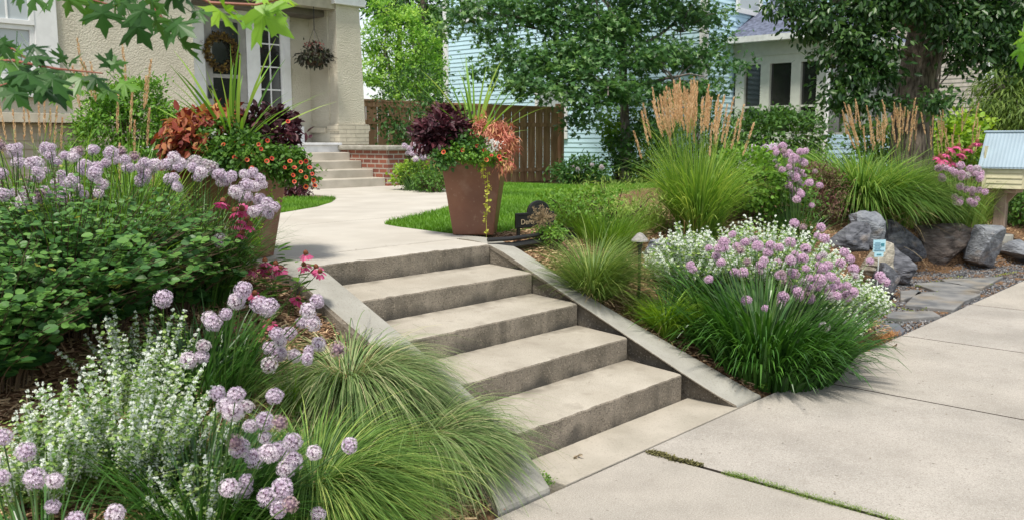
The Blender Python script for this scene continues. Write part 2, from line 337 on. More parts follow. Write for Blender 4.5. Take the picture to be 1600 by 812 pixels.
chips(34000, -3, 0, -.3, 2.2); chips(17000, 1.6, 4.6, -.3, 2.2); chips(9000, 3.5, 12, -.1, 3, 1.3); chips(5000, 1, 7, 4, 9.5, 1.3)
tag(g.build('mulch', CHIP), 'tan wood chip mulch covering the garden beds', 'mulch', kind='stuff')
# gravel
GRAV = leafm('gravel', (.07,.072,.08), (.32,.32,.32), 0, .8, c=(.15,.155,.165))
g = G(); n = 22000; x = rng.uniform(4, 11.5, n); y = rng.uniform(-.33, 1.0, n); k = (T0(x, y) < .06); x, y = x[k], y[k]; m = len(x)
oc = np.array([(1,0,0),(0,1,0),(-1,0,0),(0,-1,0),(0,0,.7),(.6,.6,.5)]); of = [(0,1,4),(1,2,4),(2,3,4),(3,0,4)]
g.inst(oc, of, np.stack([x, y, T0(x, y)-.012], -1), basis(rdir(m), rdir(m)), rng.uniform(.008, .019, (m, 3)), rng.random(m))
tag(g.build('gravel', GRAV), 'grey gravel between the flagstones beside the sidewalk', 'gravel', kind='stuff')
# sidewalk slabs
g = G(); jx = [-14.2,-12.35,-10.5,-8.65,-6.8,-4.95,-3.1,-1.25,.61,2.5,4.31,6.2,8.1,10,11.9,13.8,15.7,17.6,19.5,21.4,23.3]
for a, b in zip(jx[:-1], jx[1:]):
    dz = .004 if a > .5 else 0
    g.box((a+.008, -2.5, -.12), (b-.008, -.334, dz), rnd={.61:.35, -1.25:.75, 2.5:.55, 4.31:.2}.get(a, rng.random()))
    g.M[-1][2:] = 1
tag(g.build('sidewalk', [CONCS, plain('joint_dirt', (.05,.04,.03), .95)], bevel=.004), kind='structure')
g = G(); g.box((-90,-13,-.2),(200,-4.6,-.14)); tag(g.build('street', plain('asphalt', (.06,.06,.06), .9)), kind='structure')
g = G(); g.box((-90,-4.6,-.2),(200,-4.45,-.02)); tag(g.build('kerb', CONCS), kind='structure')
# ------------------------------------------------------------------ front path (top walk)
def walk_extra(nt, N, L, v, col):
    sx = N('SeparateXYZ'); L(v, sx.inputs[0]); out = col
    for yy in (1.93, 3.75):
        s = N('Math', operation='SUBTRACT'); L(sx.outputs[1], s.inputs[0]); s.inputs[1].default_value = yy
        a = N('Math', operation='ABSOLUTE'); L(s.outputs[0], a.inputs[0])
        f = ramp(nt, N, L, a.outputs[0], .009, .004); out = mixc(nt, N, L, f, out, (.22,.19,.15))
    return out
CONCW2 = noisem('concrete_path', (.43,.40,.35), (.51,.48,.425), 2.2, .85, .15, 130, extra=chain(speck(120,.62,.72,(.4,.37,.32),.35), speck(1.5,.56,.7,(.47,.43,.37),.3), walk_extra))
def poly_sheet(poly, z0, z1, name, m):
    bm = bmesh.new(); vs_ = [bm.verts.new((x, y, z1)) for x, y in poly]; f = bm.faces.new(vs_)
    if f.normal.z < 0: f.normal_flip()
    r = bmesh.ops.extrude_face_region(bm, geom=[f]); bmesh.ops.translate(bm, vec=(0,0,z0-z1), verts=[v for v in r['geom'] if isinstance(v, bmesh.types.BMVert)])
    bmesh.ops.recalc_face_normals(bm, faces=bm.faces); bmesh.ops.triangulate(bm, faces=[f for f in bm.faces if len(f.verts) > 4])
    me = bpy.data.meshes.new(name); bm.to_mesh(me); bm.free(); me.materials.append(m); o = bpy.data.objects.new(name, me); COL.objects.link(o); return o
wp = [(x, (1.97 if y < 1.7 else y)) for x, y in WALK]
tag(poly_sheet(wp, .70, .852, 'front_path', CONCW2), kind='structure')
# ------------------------------------------------------------------ garden steps
Rr, Tt, Ss = .1678, .4068, .024
st = thing('garden_steps', 'weathered concrete steps with five dark aggregate risers between sloping side walls', 'steps', (0.75, 0, 0))
for k in range(1, 6):
    y = (k-1)*Tt; z = k*Rr; depth = Tt+.05 if k < 5 else .345; zb = z-Rr-.05+(.0 if k > 1 else 0)
    zt = z+(Ss if k < 5 else .012)
    # nosing drawn as a worn, rounded arris with a slightly wavy line
    n = 90; xs_ = np.linspace(0, 1.5, n); g = G(); prof = []
    for (dy, dz) in ((.004,-Rr-.05),(.004,-.022),(.0035,-.012),(.008,-.004),(.02,0),(.06,.004),(Tt-.10,(zt-z)*.75),(Tt-.03,(zt-z)*.93),(depth,zt-z),(depth,-Rr-.05)): prof.append((dy, dz))
    V = []; 
    for x in xs_:
        w = .005*mnoise.noise(Vector((x*5, k*3.3, 0)))+.004*mnoise.noise(Vector((x*24, k*7.7, 0)))+.004*max(0, mnoise.noise(Vector((x*11, k*5.1, 3)))-.35)*3
        for (dy, dz) in prof: V.append((x, y+dy+w*(1 if dy < .1 else 0), z+dz+w*.6*(1 if -.05 < dz < .01 else 0)))
    m = len(prof); F = []; M = []
    for a in range(n-1):
        for b in range(m-1):
            F.append((a*m+b, a*m+b+1, (a+1)*m+b+1, (a+1)*m+b)); M.append(0 if b < 3 else 1)
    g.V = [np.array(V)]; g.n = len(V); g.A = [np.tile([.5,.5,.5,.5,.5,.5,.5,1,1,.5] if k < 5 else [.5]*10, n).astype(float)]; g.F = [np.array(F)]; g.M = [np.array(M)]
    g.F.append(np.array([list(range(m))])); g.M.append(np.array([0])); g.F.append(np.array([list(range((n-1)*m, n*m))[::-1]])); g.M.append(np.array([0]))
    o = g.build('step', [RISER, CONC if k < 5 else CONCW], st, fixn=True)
    # object coordinates with z=0 at the riser foot so that the stain follows it
    off = Vector((0, 0, z-Rr+(Ss if k > 1 else 0)))
    for vv in o.data.vertices: vv.co -= off
    o.matrix_parent_inverse = parent_inv(st); o.location = off
def cheek(x0, x1, lo=0):
    top = [(-.32,.004),(-.315,.02),(-.22,.062+lo),(-.1,.125+lo),(0,.172+lo),(.4,.337+lo),(.8,.50+lo),(1.2,.665+lo),(1.5,.788+lo),(1.62,.83),(1.72,.848),(1.85,.856),(1.97,.856)]
    n = 3; V = []; g = G(); prof = top+[(1.97,-.1),(-.32,-.1)]
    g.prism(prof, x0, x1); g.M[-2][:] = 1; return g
_gr = cheek(1.502, 1.69, .006)
for _v in _gr.V[0]:
    if _v[1] < .12: _v[0] += (.22 if _v[0] > 1.6 else .10)*((.12-_v[1])/.44)**2.5
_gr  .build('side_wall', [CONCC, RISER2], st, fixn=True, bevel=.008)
_gl = cheek(-.235, -.004, .02)
for _v in _gl.V[0]:
    if _v[1] < .5: _v[0] -= (.24 if _v[0] < -.1 else .12)*((.5-_v[1])/.82)**2
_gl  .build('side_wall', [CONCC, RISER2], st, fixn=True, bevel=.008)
g = G(); g.box((-.02,-.322,-.12),(1.80,.01,.004)); g.build('landing_slab', CONCP, st, bevel=.006)
# ------------------------------------------------------------------ flagstones
SLATE = noisem('flagstone', (.12,.125,.13), (.24,.235,.225), 5, .8, .3, 60, extra=speck(3,.5,.7,(.27,.22,.15),.5))
def zp(lst): return [tuple(PZ(1380+a/6.768, 400+b/6.768, .03)[:2]) for a, b in lst]
fsl = [('large pale flagstone nearest the boulders at the back of the patio', [(640,240),(1240,215),(1040,320),(960,322),(700,275)]),
 ('olive grey flagstone in the middle row of the patio', [(370,285),(620,265),(800,292),(945,335),(1000,352),(650,365),(560,350)]),
 ('biggest flagstone, broad and smooth, in the middle of the patio', [(390,375),(880,372),(1000,400),(850,460),(740,545),(270,500)]),
 ('small flagstone tucked beside the stacked boulders', [(190,360),(370,350),(400,385),(230,440),(190,440)]),
 ('narrow rust streaked flagstone near the white flowers', [(70,580),(500,570),(580,620),(200,648),(60,630)]),
 ('dark slate flagstone nearest the mulch and sidewalk', [(-60,700),(150,705),(220,770),(170,805),(-60,800)])]
for lb, pts in fsl:
    q = zp(pts); c = np.mean(q, 0); r = thing('flagstone', lb, 'flagstone', (c[0], c[1], 0), group='flagstones of the gravel patio') if False else None
    o = poly_sheet([tuple(c+(np.array(p)-c)*1.10) for p in q], -.03, .026, 'flagstone', plain('slate_dark', (.12,.13,.15), .7) if 'dark' in lb else SLATE)
    b = o.modifiers.new('b', 'BEVEL'); b.width = .008; b.segments = 2; b.limit_method = 'ANGLE'
    tag(o, lb, 'flagstone', 'flagstones of the gravel patio')
# ------------------------------------------------------------------ boulders
def boulder(lb, c, dims, rz, seed, m):
    r = np.random.default_rng(seed); bm = bmesh.new()
    for p in unit(r.normal(size=(12, 3)))*.5*(1+.5*np.abs(r.normal(size=(12, 1)))*.4): bm.verts.new(np.clip(p, -.5, .5))
    bmesh.ops.convex_hull(bm, input=bm.verts); 
    for v in [v for v in bm.verts if not v.link_faces]: bm.verts.remove(v)
    bmesh.ops.triangulate(bm, faces=bm.faces)
    bmesh.ops.bevel(bm, geom=list(bm.edges), offset=.03, segments=1, affect='EDGES')
    bmesh.ops.triangulate(bm, faces=bm.faces); bmesh.ops.subdivide_edges(bm, edges=bm.edges, cuts=2, use_grid_fill=True)
    co = np.array([v.co[:] for v in bm.verts]); lo, hi = co.min(0), co.max(0)
    for v in bm.verts:
        p = (np.array(v.co)-lo)/(hi-lo)-.5; q = Vector(p*np.array(dims))
        n1 = mnoise.noise(q*5+Vector((seed, 0, 0))); n2 = mnoise.noise(Vector((q.x*6, q.y*6, q.z*34))+Vector((0, seed, 0))); n3 = mnoise.noise(q*22)
        q += q.normalized()*(.012*n1+.022*n2+.010*n3); v.co = q
    me = bpy.data.meshes.new('boulder'); bm.to_mesh(me); bm.free(); me.materials.append(m); o = bpy.data.objects.new('boulder', me); COL.objects.link(o)
    o.location = (c[0], c[1], c[2]+dims[2]*.46); o.rotation_euler = (0, 0, rz); tag(o, lb, 'boulder', 'boulders edging the patio')
def rockm(name, a, b): return noisem(name, a, b, 9, .8, 1.0, 26, stretch=(1,1,2.5), detail=9, extra=chain(speck(6,.56,.68,(.38,.38,.38),.25), speck(3,.58,.7,(.26,.19,.13),.4)), spec=.4)
RK1 = rockm('rock_dark', (.035,.037,.045), (.14,.145,.165)); RK2 = rockm('rock_brown', (.05,.04,.035), (.15,.12,.105)); RK3 = rockm('rock_grey', (.12,.13,.15), (.25,.265,.29)); RK4 = rockm('rock_tan', (.22,.20,.16), (.40,.37,.30))
def bl(px, py, z=0): return PZ(px, py, z)
boulder('square dark boulder nearest the white flowers', bl(1386, 470)+[.12,.12,0], (.34,.36,.38), .2, 3, RK1)
boulder('small grey boulder in front of the big long one', bl(1410, 446)+[.14,.15,0], (.42,.42,.42), .6, 11, RK1)
boulder('longest dark layered boulder in the middle of the row', bl(1437, 424)+[.1,.28,0], (1.25,.62,.66), -.6, 5, RK1)
boulder('brown wedge shaped boulder right of the longest one', bl(1497, 420)+[.12,.2,0], (.82,.5,.56), -.65, 8, RK2)
boulder('upright pointed grey boulder beside the little library post', bl(1549, 422)+[.1,.12,0], (.48,.46,.56), .3, 14, RK3)
boulder('low grey boulder at the right edge of the photo', bl(1598, 412)+[.2,.1,0], (.7,.5,.30), .1, 17, RK3)
boulder('pale bluish boulder standing highest on the pile', P(1364, 392, 9.3)+[.1,.1,0], (.36,.3,.42), -.7, 21, RK3)
boulder('flat dark boulder under the white flower tips', P(1335, 395, 9.1)+[.1,.1,0], (.6,.45,.3), -.5, 29, RK1)
boulder('flat tan ledge stone behind the small blue sign', P(1380, 432, 9.0)+[.1,.1,0], (.42,.36,.34), -.5, 29, RK4)
boulder('small pale stone just right of the cone shaped path light', P(1030, 400, 7.0), (.22,.2,.14), .3, 33, RK3)
# ------------------------------------------------------------------ beige house
STUC = noisem('stucco', (.52,.48,.385), (.60,.56,.455), 2, .9, .9, 42, detail=2)
STUC2 = plain('painted_brick_beige', (.54,.49,.38), .8)
WHITE = plain('white_trim', (.74,.74,.74), .5, .05); GLASS = None
def glassm(name, c, rough=.08):
    def f(nt, N, L):
        p = N('BsdfPrincipled'); p.inputs['Base Color'].default_value = c4(c); p.inputs['Roughness'].default_value = rough; p.inputs['Specular IOR Level'].default_value = .9; return p.outputs[0]
    return mat(name, f)
GL_DARK = glassm('dark_glass', (.02,.022,.02)); GL_CURT = glassm('curtained_glass', (.42,.46,.48), .25)
def brickm(name, c1, c2, mo, sc=1., bw=.2, rh=.075, ms=.011, axis='yz'):
    def f(nt, N, L):
        tc = N('TexCoord'); s = N('SeparateXYZ'); L(tc.outputs['Object'], s.inputs[0]); c = N('CombineXYZ')
        ad = N('Math', operation='ADD'); L(s.outputs[0], ad.inputs[0]); L(s.outputs[1], ad.inputs[1]); L(ad.outputs[0], c.inputs[0]); L(s.outputs[2], c.inputs[1])
        b = N('TexBrick'); b.inputs['Color1'].default_value = c4(c1); b.inputs['Color2'].default_value = c4(c2); b.inputs['Mortar'].default_value = c4(mo); b.inputs['Scale'].default_value = sc
        b.inputs['Brick Width'].default_value = bw; b.inputs['Row Height'].default_value = rh; b.inputs['Mortar Size'].default_value = ms; L(c.outputs[0], b.inputs['Vector'])
        p = N('BsdfPrincipled'); p.inputs['Roughness'].default_value = .85
        n = N('TexNoise'); n.inputs['Scale'].default_value = 14; n.inputs['Detail'].default_value = 5; L(tc.outputs['Object'], n.inputs['Vector'])
        col = mixc(nt, N, L, .25, b.outputs[0], n.outputs[0], 'OVERLAY'); L(col, p.inputs['Base Color'])
        bp = N('Bump'); bp.inputs['Strength'].default_value = .8; bp.inputs['Distance'].default_value = .012; bp.invert = True; L(b.outputs['Fac'], bp.inputs['Height']); L(bp.outputs[0], p.inputs['Normal']); return p.outputs[0]
    return mat(name, f)
RBRICK = brickm('red_brick', (.26,.085,.05), (.16,.05,.035), (.36,.31,.26)); PBRICK = brickm('beige_brick', (.55,.50,.39), (.53,.48,.375), (.40,.36,.28), bw=.4, rh=.07, ms=.008)
def lap(g, p0, p1, z0, z1, exp, out, mi=0, t=.012):     # lap siding: real stepped boards from p0 to p1 (xy), out = outward xy normal
    p0 = np.array(p0, float); p1 = np.array(p1, float); o = np.array(out, float); z = z0
    while z < z1-1e-6:
        zt = min(z+exp, z1); a, b = p0+o*t*1.6, p1+o*t*1.6; c, d = p0+o*.002, p1+o*.002
        V = [(*a, z), (*b, z), (*d, zt), (*c, zt), (*p0, z), (*p1, z)]
        g.add(V, [(0,1,2,3),(4,5,1,0)], .5, mi); z = zt
H = thing('beige_house', 'beige stucco house with white trim and a recessed front porch', 'house', (3, 9.6, .84))
def win(parent, x0, x1, z0, z1, y, cols, rows, pane, fw=.06, out=-1):      # window in a wall facing -Y at y
    f = G(); fr = [(x0,z0,x1,z0+fw),(x0,z1-fw,x1,z1),(x0,z0+fw,x0+fw,z1-fw),(x1-fw,z0+fw,x1,z1-fw)]
    for a, b, c, d in fr: f.box((a, y-.035, b), (c, y+.02, d))
    for i in range(1, cols): xx = x0+fw+(x1-x0-2*fw)*i/cols; f.box((xx-.011, y-.02, z0+fw), (xx+.011, y+.01, z1-fw))
    for i in range(1, rows): zz = z0+fw+(z1-z0-2*fw)*i/rows; f.box((x0+fw, y-.018, zz-.011), (x1-fw, y+.009, zz+.011))
    o = f.build('window', WHITE, parent, bevel=.003)
    q = G(); q.box((x0+fw-.005, y-.004, z0+fw-.005), (x1-fw+.005, y+.004, z1-fw+.005)); q.build('pane', pane, o); return o
ZF = 1.50; HX0, HXP, HX1 = -9, 3.56, 6.10
g = G(); g.box((HX0, 9.6, 1.92), (HXP, 9.9, 6.6)); g.box((HX1, 9.86, .6), (6.72, 16, 6.6)); g.box((HXP, 9.62, 3.98), (6.7, 9.9, 6.6)); g.box((HX0, 9.9, .6), (HX0+.3, 18, 6.6)); g.box((HX0,16,.6),(6.72,16.3,6.6))
g.build('wall', STUC, H)
g = G(); g.box((HXP, 10.35, .9), (HX1, 10.6, 3.98)); g.box((HX1-.001, 9.83, .9), (HX1+.07, 10.35, 3.98)); g.box((HXP-.25, 9.9, .9), (HXP, 10.6, 3.98)); g.build('porch_wall', STUC, H)
g = G(); g.box((HXP, 9.9, 3.62), (HX1, 10.35, 3.9)); g.build('porch_ceiling', plain('dark_wood', (.14,.12,.10), .8), H)
g = G(); g.box((HXP, 9.62, 3.72), (6.11, 9.86, 3.985)); g.build('porch_beam', plain('beam_beige', (.40,.36,.28), .8), H)
g = G(); g.prism([(5.98+.12,ZF),(6.72,ZF),(6.72,1.72),(6.75,1.73),(6.75,1.82),(6.72,1.84),(6.10,1.84),(6.07,1.82),(6.07,1.73),(6.10,1.72)], 9.56, 9.86, axis='y'); g.build('porch_column_base', PBRICK, H, fixn=True)
g = G(); V = [(6.12,9.6,1.84),(6.68,9.6,1.84),(6.68,9.85,1.84),(6.12,9.85,1.84),(6.12,9.6,3.80),(6.60,9.6,3.80),(6.60,9.85,3.80),(6.12,9.85,3.80)]
g.add(V, [(0,3,2,1),(4,5,6,7),(0,1,5,4),(1,2,6,5),(2,3,7,6),(3,0,4,7)]); g.build('porch_column', STUC, H)
g = G(); g.box((6.04,9.52,3.80),(6.68,9.9,3.96)); g.box((6.0,9.48,3.96),(6.74,9.9,4.02)); g.box((HX0,9.48,3.99),(6.0,9.615,4.2)); g.build('fascia', WHITE, H, bevel=.006)
g = G(); g.box((6.04,9.9,1.70),(6.12,10.34,1.78)); g.build('ledge', STUC2, H)
# belt board, siding foundation
g = G(); g.box((HX0,9.545,1.80),(HXP-.13,9.62,1.92)); g.build('belt_board', plain('board_beige', (.52,.48,.38), .7), H, bevel=.005)
SIDEB = plain('beige_siding', (.42,.38,.29), .75); g = G(); lap(g, (2.02,9.6), (HXP-.1,9.6), .8, 1.80, .11, (0,-1)); lap(g, (HX0,9.75), (1.9,9.75), .8, 1.80, .11, (0,-1)); g.build('foundation_siding', SIDEB, H)
for bx_ in ((1.88,9.585,.75,2.02,9.76,1.8), (HXP-.12,9.57,.75,HXP,9.66,1.8)): g = G(); g.box(bx_[:3], bx_[3:]); g.build('corner_board', plain('board_brown', (.20,.17,.13), .8), H)
# left window
w = win(H, .25, 1.38, 3.02, 4.3, 9.575, 4, 1, GL_CURT); w2 = win(H, .25, 1.38, 2.36, 3.02, 9.60, 1, 1, GL_CURT)
g = G(); g.box((1.38,9.55,2.2),(1.66,9.62,4.4)); g.box((.0,9.55,2.2),(.25,9.62,4.4)); g.box((-.05,9.52,2.12),(1.72,9.62,2.22)); g.box((.25,9.56,2.22),(1.38,9.62,2.36)); g.build('window_trim', WHITE, H, bevel=.006)
# door, sidelight and trim (back wall of porch, y = 10.35)
YB = 10.35
def xb(px, py=110): return float(PY(px, py, YB)[0])
dx0, dx1, sx0, sx1 = xb(318), xb(383), xb(398,60), xb(440)
g = G(); g.box((xb(297),YB-.07,ZF),(dx0,YB,3.75)); g.box((dx1,YB-.07,ZF),(sx0,YB,3.75)); g.box((sx1,YB-.07,ZF),(sx1+.14,YB,3.75)); g.box((xb(297),YB-.08,3.56),(sx1+.14,YB-.005,3.76)); g.box((sx0,YB-.06,ZF),(sx1,YB-.005,1.98)); g.box((sx1-.1,YB-.2,ZF),(sx1+.28,YB-.07,1.80)); g.build('door_trim', WHITE, H, bevel=.006)
g = G(); z0, z1 = ZF+.02, 3.56; a, b = dx0+.002, dx1-.002; sw = .13
g.box((a,YB-.05,z0),(a+sw,YB-.01,z1)); g.box((b-sw,YB-.05,z0),(b,YB-.01,z1)); g.box((a+sw,YB-.05,z0),(b-sw,YB-.01,z0+.25)); g.box((a+sw,YB-.05,z1-.13),(b-sw,YB-.01,z1)); g.box((a+sw,YB-.045,2.55),(b-sw,YB-.012,2.61))
door = g.build('door', plain('door_grey', (.30,.29,.27), .5), H, bevel=.005)
g = G(); g.box((a+sw,YB-.034,z0+.25),(b-sw,YB-.02,z1-.13)); g.build('pane', GL_DARK, door)
g = G(); g.box((a+.03,YB-.062,2.22),(a+.09,YB-.05,2.42)); g.tube([(a+.06,YB-.06,2.36),(a+.06,YB-.1,2.36),(a+.16,YB-.1,2.36)], .012); g.build('handle', plain('black_metal', (.02,.02,.02), .4), door)
win(H, sx0+.0, sx1, 1.98, 3.56, YB-.03, 2, 4, GL_DARK, .05)
# porch floor and steps
STEPC = noisem('porch_step', (.36,.33,.27), (.50,.46,.39), 3, .85, .2, 90)
for k in range(4):
    g = G(); y = 8.3+.3*k; z = .855+.13*k; g.box((2.6,y,z-.14 if k == 0 else z-.02),(6.035,9.6,z+.13)); g.build('porch_step', STEPC, H, bevel=.012)
g = G(); g.box((2.6,9.47,1.375),(6.035,9.6,1.49)); g.box((HXP+.01,9.44,1.49),(6.06,10.34,1.53)); g.build('porch_floor', plain('white_floor', (.66,.67,.68), .5), H, bevel=.006)
g = G(); g.box((6.04,8.24,.7),(6.40,9.555,1.41)); bw_ = g.build('brick_side_wall', RBRICK, H)
g = G(); g.box((5.99,8.18,1.41),(6.46,9.553,1.49)); g.build('coping', noisem('coping', (.26,.25,.21), (.42,.40,.35), 6, .9, .6, 30), bw_, bevel=.02)
g = G(); g.box((HX0-.5,9.1,6.6),(7.2,17,6.7)); g.add([(HX0-.5,9.1,6.7),(7.2,9.1,6.7),(7.2,17,6.7),(HX0-.5,17,6.7),(HX0+3.5,13,9.5),(3.2,13,9.5)], [(0,1,5,4),(2,3,4,5)]); g.polys([(7.2,9.1,6.7),(7.2,17,6.7),(3.2,13,9.5),(HX0-.5,9.1,6.7),(HX0-.5,17,6.7),(HX0+3.5,13,9.5)], [(0,1,2),(4,3,5)]); g.build('roof', plain('shingle_grey', (.10,.10,.11), .9, scale=30), H)
# ------------------------------------------------------------------ blue house
BLUE = plain('blue_siding', (.52,.72,.82), .6, .04, 2); GREYG = plain('porch_greygreen', (.50,.52,.46), .6, .05)
B = thing('blue_house', 'light blue clapboard house with a grey green sunroom behind the trees', 'house', (16, 10, .6))
g = G(); lap(g, (16,17.43), (16,8.5), .5, 9, .125, (-1,0)); lap(g, (16,8.5), (27,8.5), .5, 9, .125, (0,-1)); g.box((16.02,8.52,.4),(27,17.4,9)); g.build('wall', BLUE, B)
for bx_ in ((15.94,17.3,.5,16.02,17.5,9), (15.94,8.44,.5,16.1,8.6,9)): g = G(); g.box(bx_[:3], bx_[3:]); g.build('corner_board', WHITE, B)
def winx(parent, X, y0, y1, z0, z1, pane, fw=.09, rail=True, m=WHITE):    # window in a wall facing -X
    f = G(); f.box((X-.05,y0,z0),(X,y1,z0+fw)); f.box((X-.05,y0,z1-fw),(X,y1,z1)); f.box((X-.05,y0,z0+fw),(X,y0+fw,z1-fw)); f.box((X-.05,y1-fw,z0+fw),(X,y1,z1-fw))
    if rail: f.box((X-.035,y0+fw,(z0+z1)/2-.02),(X-.005,y1-fw,(z0+z1)/2+.02))
    o = f.build('window', m, parent); q = G(); q.box((X-.02,y0+fw-.005,z0+fw-.005),(X-.01,y1-fw+.005,z1-fw+.005)); q.build('pane', pane, o)
py1 = float(PX(735,50,16)[1]); winx(B, 15.97, py1-.6, py1+.35, 5.0, 6.6, GL_CURT)
yw = float(PX(845,150,16)[1]); winx(B, 15.97, yw-1.0, yw+.15, 1.6, 2.95, GL_CURT)
p = PY(1186,20,8.45); f_ = G(); win(B, p[0]-1.2, p[0]+.1, 5.0-.3, 6.3, 8.44, 1, 2, GL_CURT, .12)
# sunroom: wall facing -X at X=17.4 from y=6.0 to 8.5
SX, SY0, SY1 = 17.4, float(PX(1290,130,17.4)[1]), 8.5
zt = float(PX(1290,52,SX)[2]); g = G(); g.box((SX,SY0,.4),(SX+6,SY1,1.75)); g.box((SX,SY0,zt-.62),(SX+6,SY1,zt-.1))
for pxc in (1288,1243,1195,1156):
    yc = float(PX(pxc,130,SX)[1]); yc = min(max(yc, SY0+.1), SY1-.12); g.box((SX-.02,yc-.13,1.75),(SX+.15,yc+.11,zt-.62))
for k in range(6): g.box((SX+k*1.15,SY0-.02,1.75),(SX+k*1.15+.22,SY0+.12,zt-.62))
g.build('sunroom_wall', GREYG, B)
g = G(); g.box((SX+.08,SY0+.05,1.7),(SX+.1,SY1,zt-.6)); g.box((SX+.1,SY0+.05,1.7),(SX+6,SY0+.07,zt-.6)); g.build('sunroom_pane', GL_DARK, B)
g = G(); g.box((SX-.03,SY0-.03,zt-.42),(SX+.0,SY1,zt-.39)); g.box((SX+.04,SY0+.1,2.35),(SX+.07,SY1,2.4)); g.build('sunroom_trim', GREYG, B)
g = G(); g.add([(SX-.4,SY0-.4,zt),(SX-.4,SY1+.1,zt),(SX+2,SY1+.1,zt+1.25),(SX+3,SY0+2.2,zt+1.3),(SX+6.5,SY0-.4,zt),(SX+6.5,SY1,zt+1.3)], [(0,1,2,3),(0,3,5,4)]); g.build('sunroom_roof', plain('shingle_blue', (.12,.135,.19), .95, .35, 10, spec=.1), B)
g = G(); g.box((SX-.5,SY0-.5,zt-.12),(SX-.38,SY1,zt+.02)); g.box((SX-.38,SY0-.5,zt-.12),(SX+6,SY0-.38,zt+.02)); g.box((SX-.38,SY0-.38,zt-.1),(SX+.1,SY1,zt-.07)); g.build('gutter', plain('gutter', (.60,.62,.60), .5), B)
g = G(); g.tube([(SX-.42,SY0-.42,zt-.1),(SX-.42,SY0-.42,zt-.3),(SX-.06,SY0-.08,zt-.6),(SX-.06,SY0-.08,.6)], .05, 6); g.build('downspout', WHITE, B)
g = G(); lap(g, (SX+.0,SY0), (SX+6,SY0), .5, 1.7, .125, (0,-1)); g.build('porch_siding', BLUE, B)
g = G(); g.add([(15.5,8,9),(15.5,17.9,9),(27.5,17.9,9),(27.5,8,9),(19,13,12),(24,13,12)], [(0,3,5,4),(1,2,5,4)]); g.polys([(15.5,8,9),(15.5,17.9,9),(19,13,12),(27.5,17.9,9),(27.5,8,9),(24,13,12)], [(0,1,2),(3,4,5)]); g.box((15.5,8,8.9),(27.5,17.9,9)); g.build('roof', plain('shingle_grey', (.10,.10,.11), .9), B)
# ------------------------------------------------------------------ far beige house
D = thing('far_house', 'beige clapboard house with a small porch seen past the big trunk', 'house', (27, 5, .6))
p0 = P(1452,150,26); p1 = P(1508,150,29)
g = G(); lap(g, (28,14), (28,5.55), .4, 8, .13, (-1,0)); lap(g, (28,5.5), (38,5.5), .4, 8, .13, (0,-1)); g.box((28.02,5.52,.3),(38,14,8)); g.build('wall', plain('tan_siding', (.42,.37,.33), .7), D)
g = G(); g.box((27.9,5.3,.3),(28.1,5.55,8)); g.build('corner_board', WHITE, D)
g = G(); g.box((28.6,3.2,3.25),(37,5.5,3.45)); g.box((28.6,3.2,.4),(28.8,3.4,3.3)); g.box((31,3.2,.4),(31.2,3.4,3.3)); g.box((34,3.2,.4),(34.2,3.4,3.3)); g.build('porch', WHITE, D)
g = G(); g.add([(28.3,2.9,3.45),(37.5,2.9,3.45),(37.5,5.5,4.6),(28.3,5.5,4.6)], [(0,1,2,3)]); g.polys([(28.3,2.9,3.45),(28.3,5.5,4.6),(28.3,5.5,3.45)], [(0,1,2)]); g.build('porch_roof', plain('shingle_grey', (.10,.10,.11), .9), D)
g = G(); g.box((28.8,5.44,.6),(33,5.49,3.2)); g.build('porch_window', GL_DARK, D)
# ------------------------------------------------------------------ fence
CEDAR = noisem('cedar', (.38,.205,.105), (.62,.39,.22), 3, .8, .3, 30, stretch=(4,4,.6), extra=speck(1.2,.5,.7,(.20,.13,.08),.5))
Fn = thing('wood_fence', 'tall reddish brown cedar board fence with rails', 'fence', (10, 10.8, .6)); FX1 = float(PY(876,200,10.8)[0]); FY = 10.8; zf = .5
g = G(); x = 5.9; k = 0
while x < FX1-.1:
    z0 = zf+.02; g.box((x, FY+(.0 if k % 2 else .02), z0), (x+.128, FY+(.018 if k % 2 else .038), 2.30), rnd=.5); x += .138 if k % 2 else .134; k += 1
g.build('fence_boards', CEDAR, Fn)
for zz in (.85, 1.87): 
    g = G(); g.box((5.9,FY-.045,zz),(FX1-.05,FY-.002,zz+.09)); g.build('rail', CEDAR, Fn)
g = G(); g.box((5.9,FY-.05,2.3),(FX1,FY+.06,2.34)); g.box((5.9,FY-.03,2.2),(FX1-.05,FY-.003,2.298)); g.build('cap_rail', CEDAR, Fn)
for xx in (FX1-.04, FX1-2.4, FX1-4.8): g = G(); g.box((xx,FY-.06 if xx > FX1-.1 else FY+.04,zf-.1),(xx+.1,FY+.14,2.42 if xx > FX1-.1 else 2.29)); g.build('post', CEDAR, Fn)
# ================================================================== PLANTS
def GP(px, py):
    r = ray(px, py); d = 1.5
    while d < 60:
        q = CC+r*d
        if q[2] < Tz(q[0], q[1]): break
        d += .02
    return q
def T_(x, y): return T0(x, y)
L_DARK = leafm('leaf_dark', (.022,.065,.02), (.075,.17,.04), .28, .45, c=(.04,.11,.028))
L_MID = leafm('leaf_mid', (.03,.085,.02), (.12,.25,.045), .3, .5, c=(.065,.155,.03))
L_LIME = leafm('leaf_lime', (.09,.20,.03), (.34,.48,.09), .4, .5, c=(.2,.35,.05))
L_FRESH = leafm('leaf_fresh', (.06,.14,.025), (.20,.36,.06), .35, .5, c=(.11,.25,.04))
L_MAPLE = leafm('leaf_maple', (.028,.085,.032), (.17,.31,.11), .35, .42, c=(.062,.16,.055), spec=.5)
L_BIG = leafm('leaf_ash', (.012,.04,.014), (.085,.17,.05), .32, .4, c=(.026,.075,.023), spec=.5)
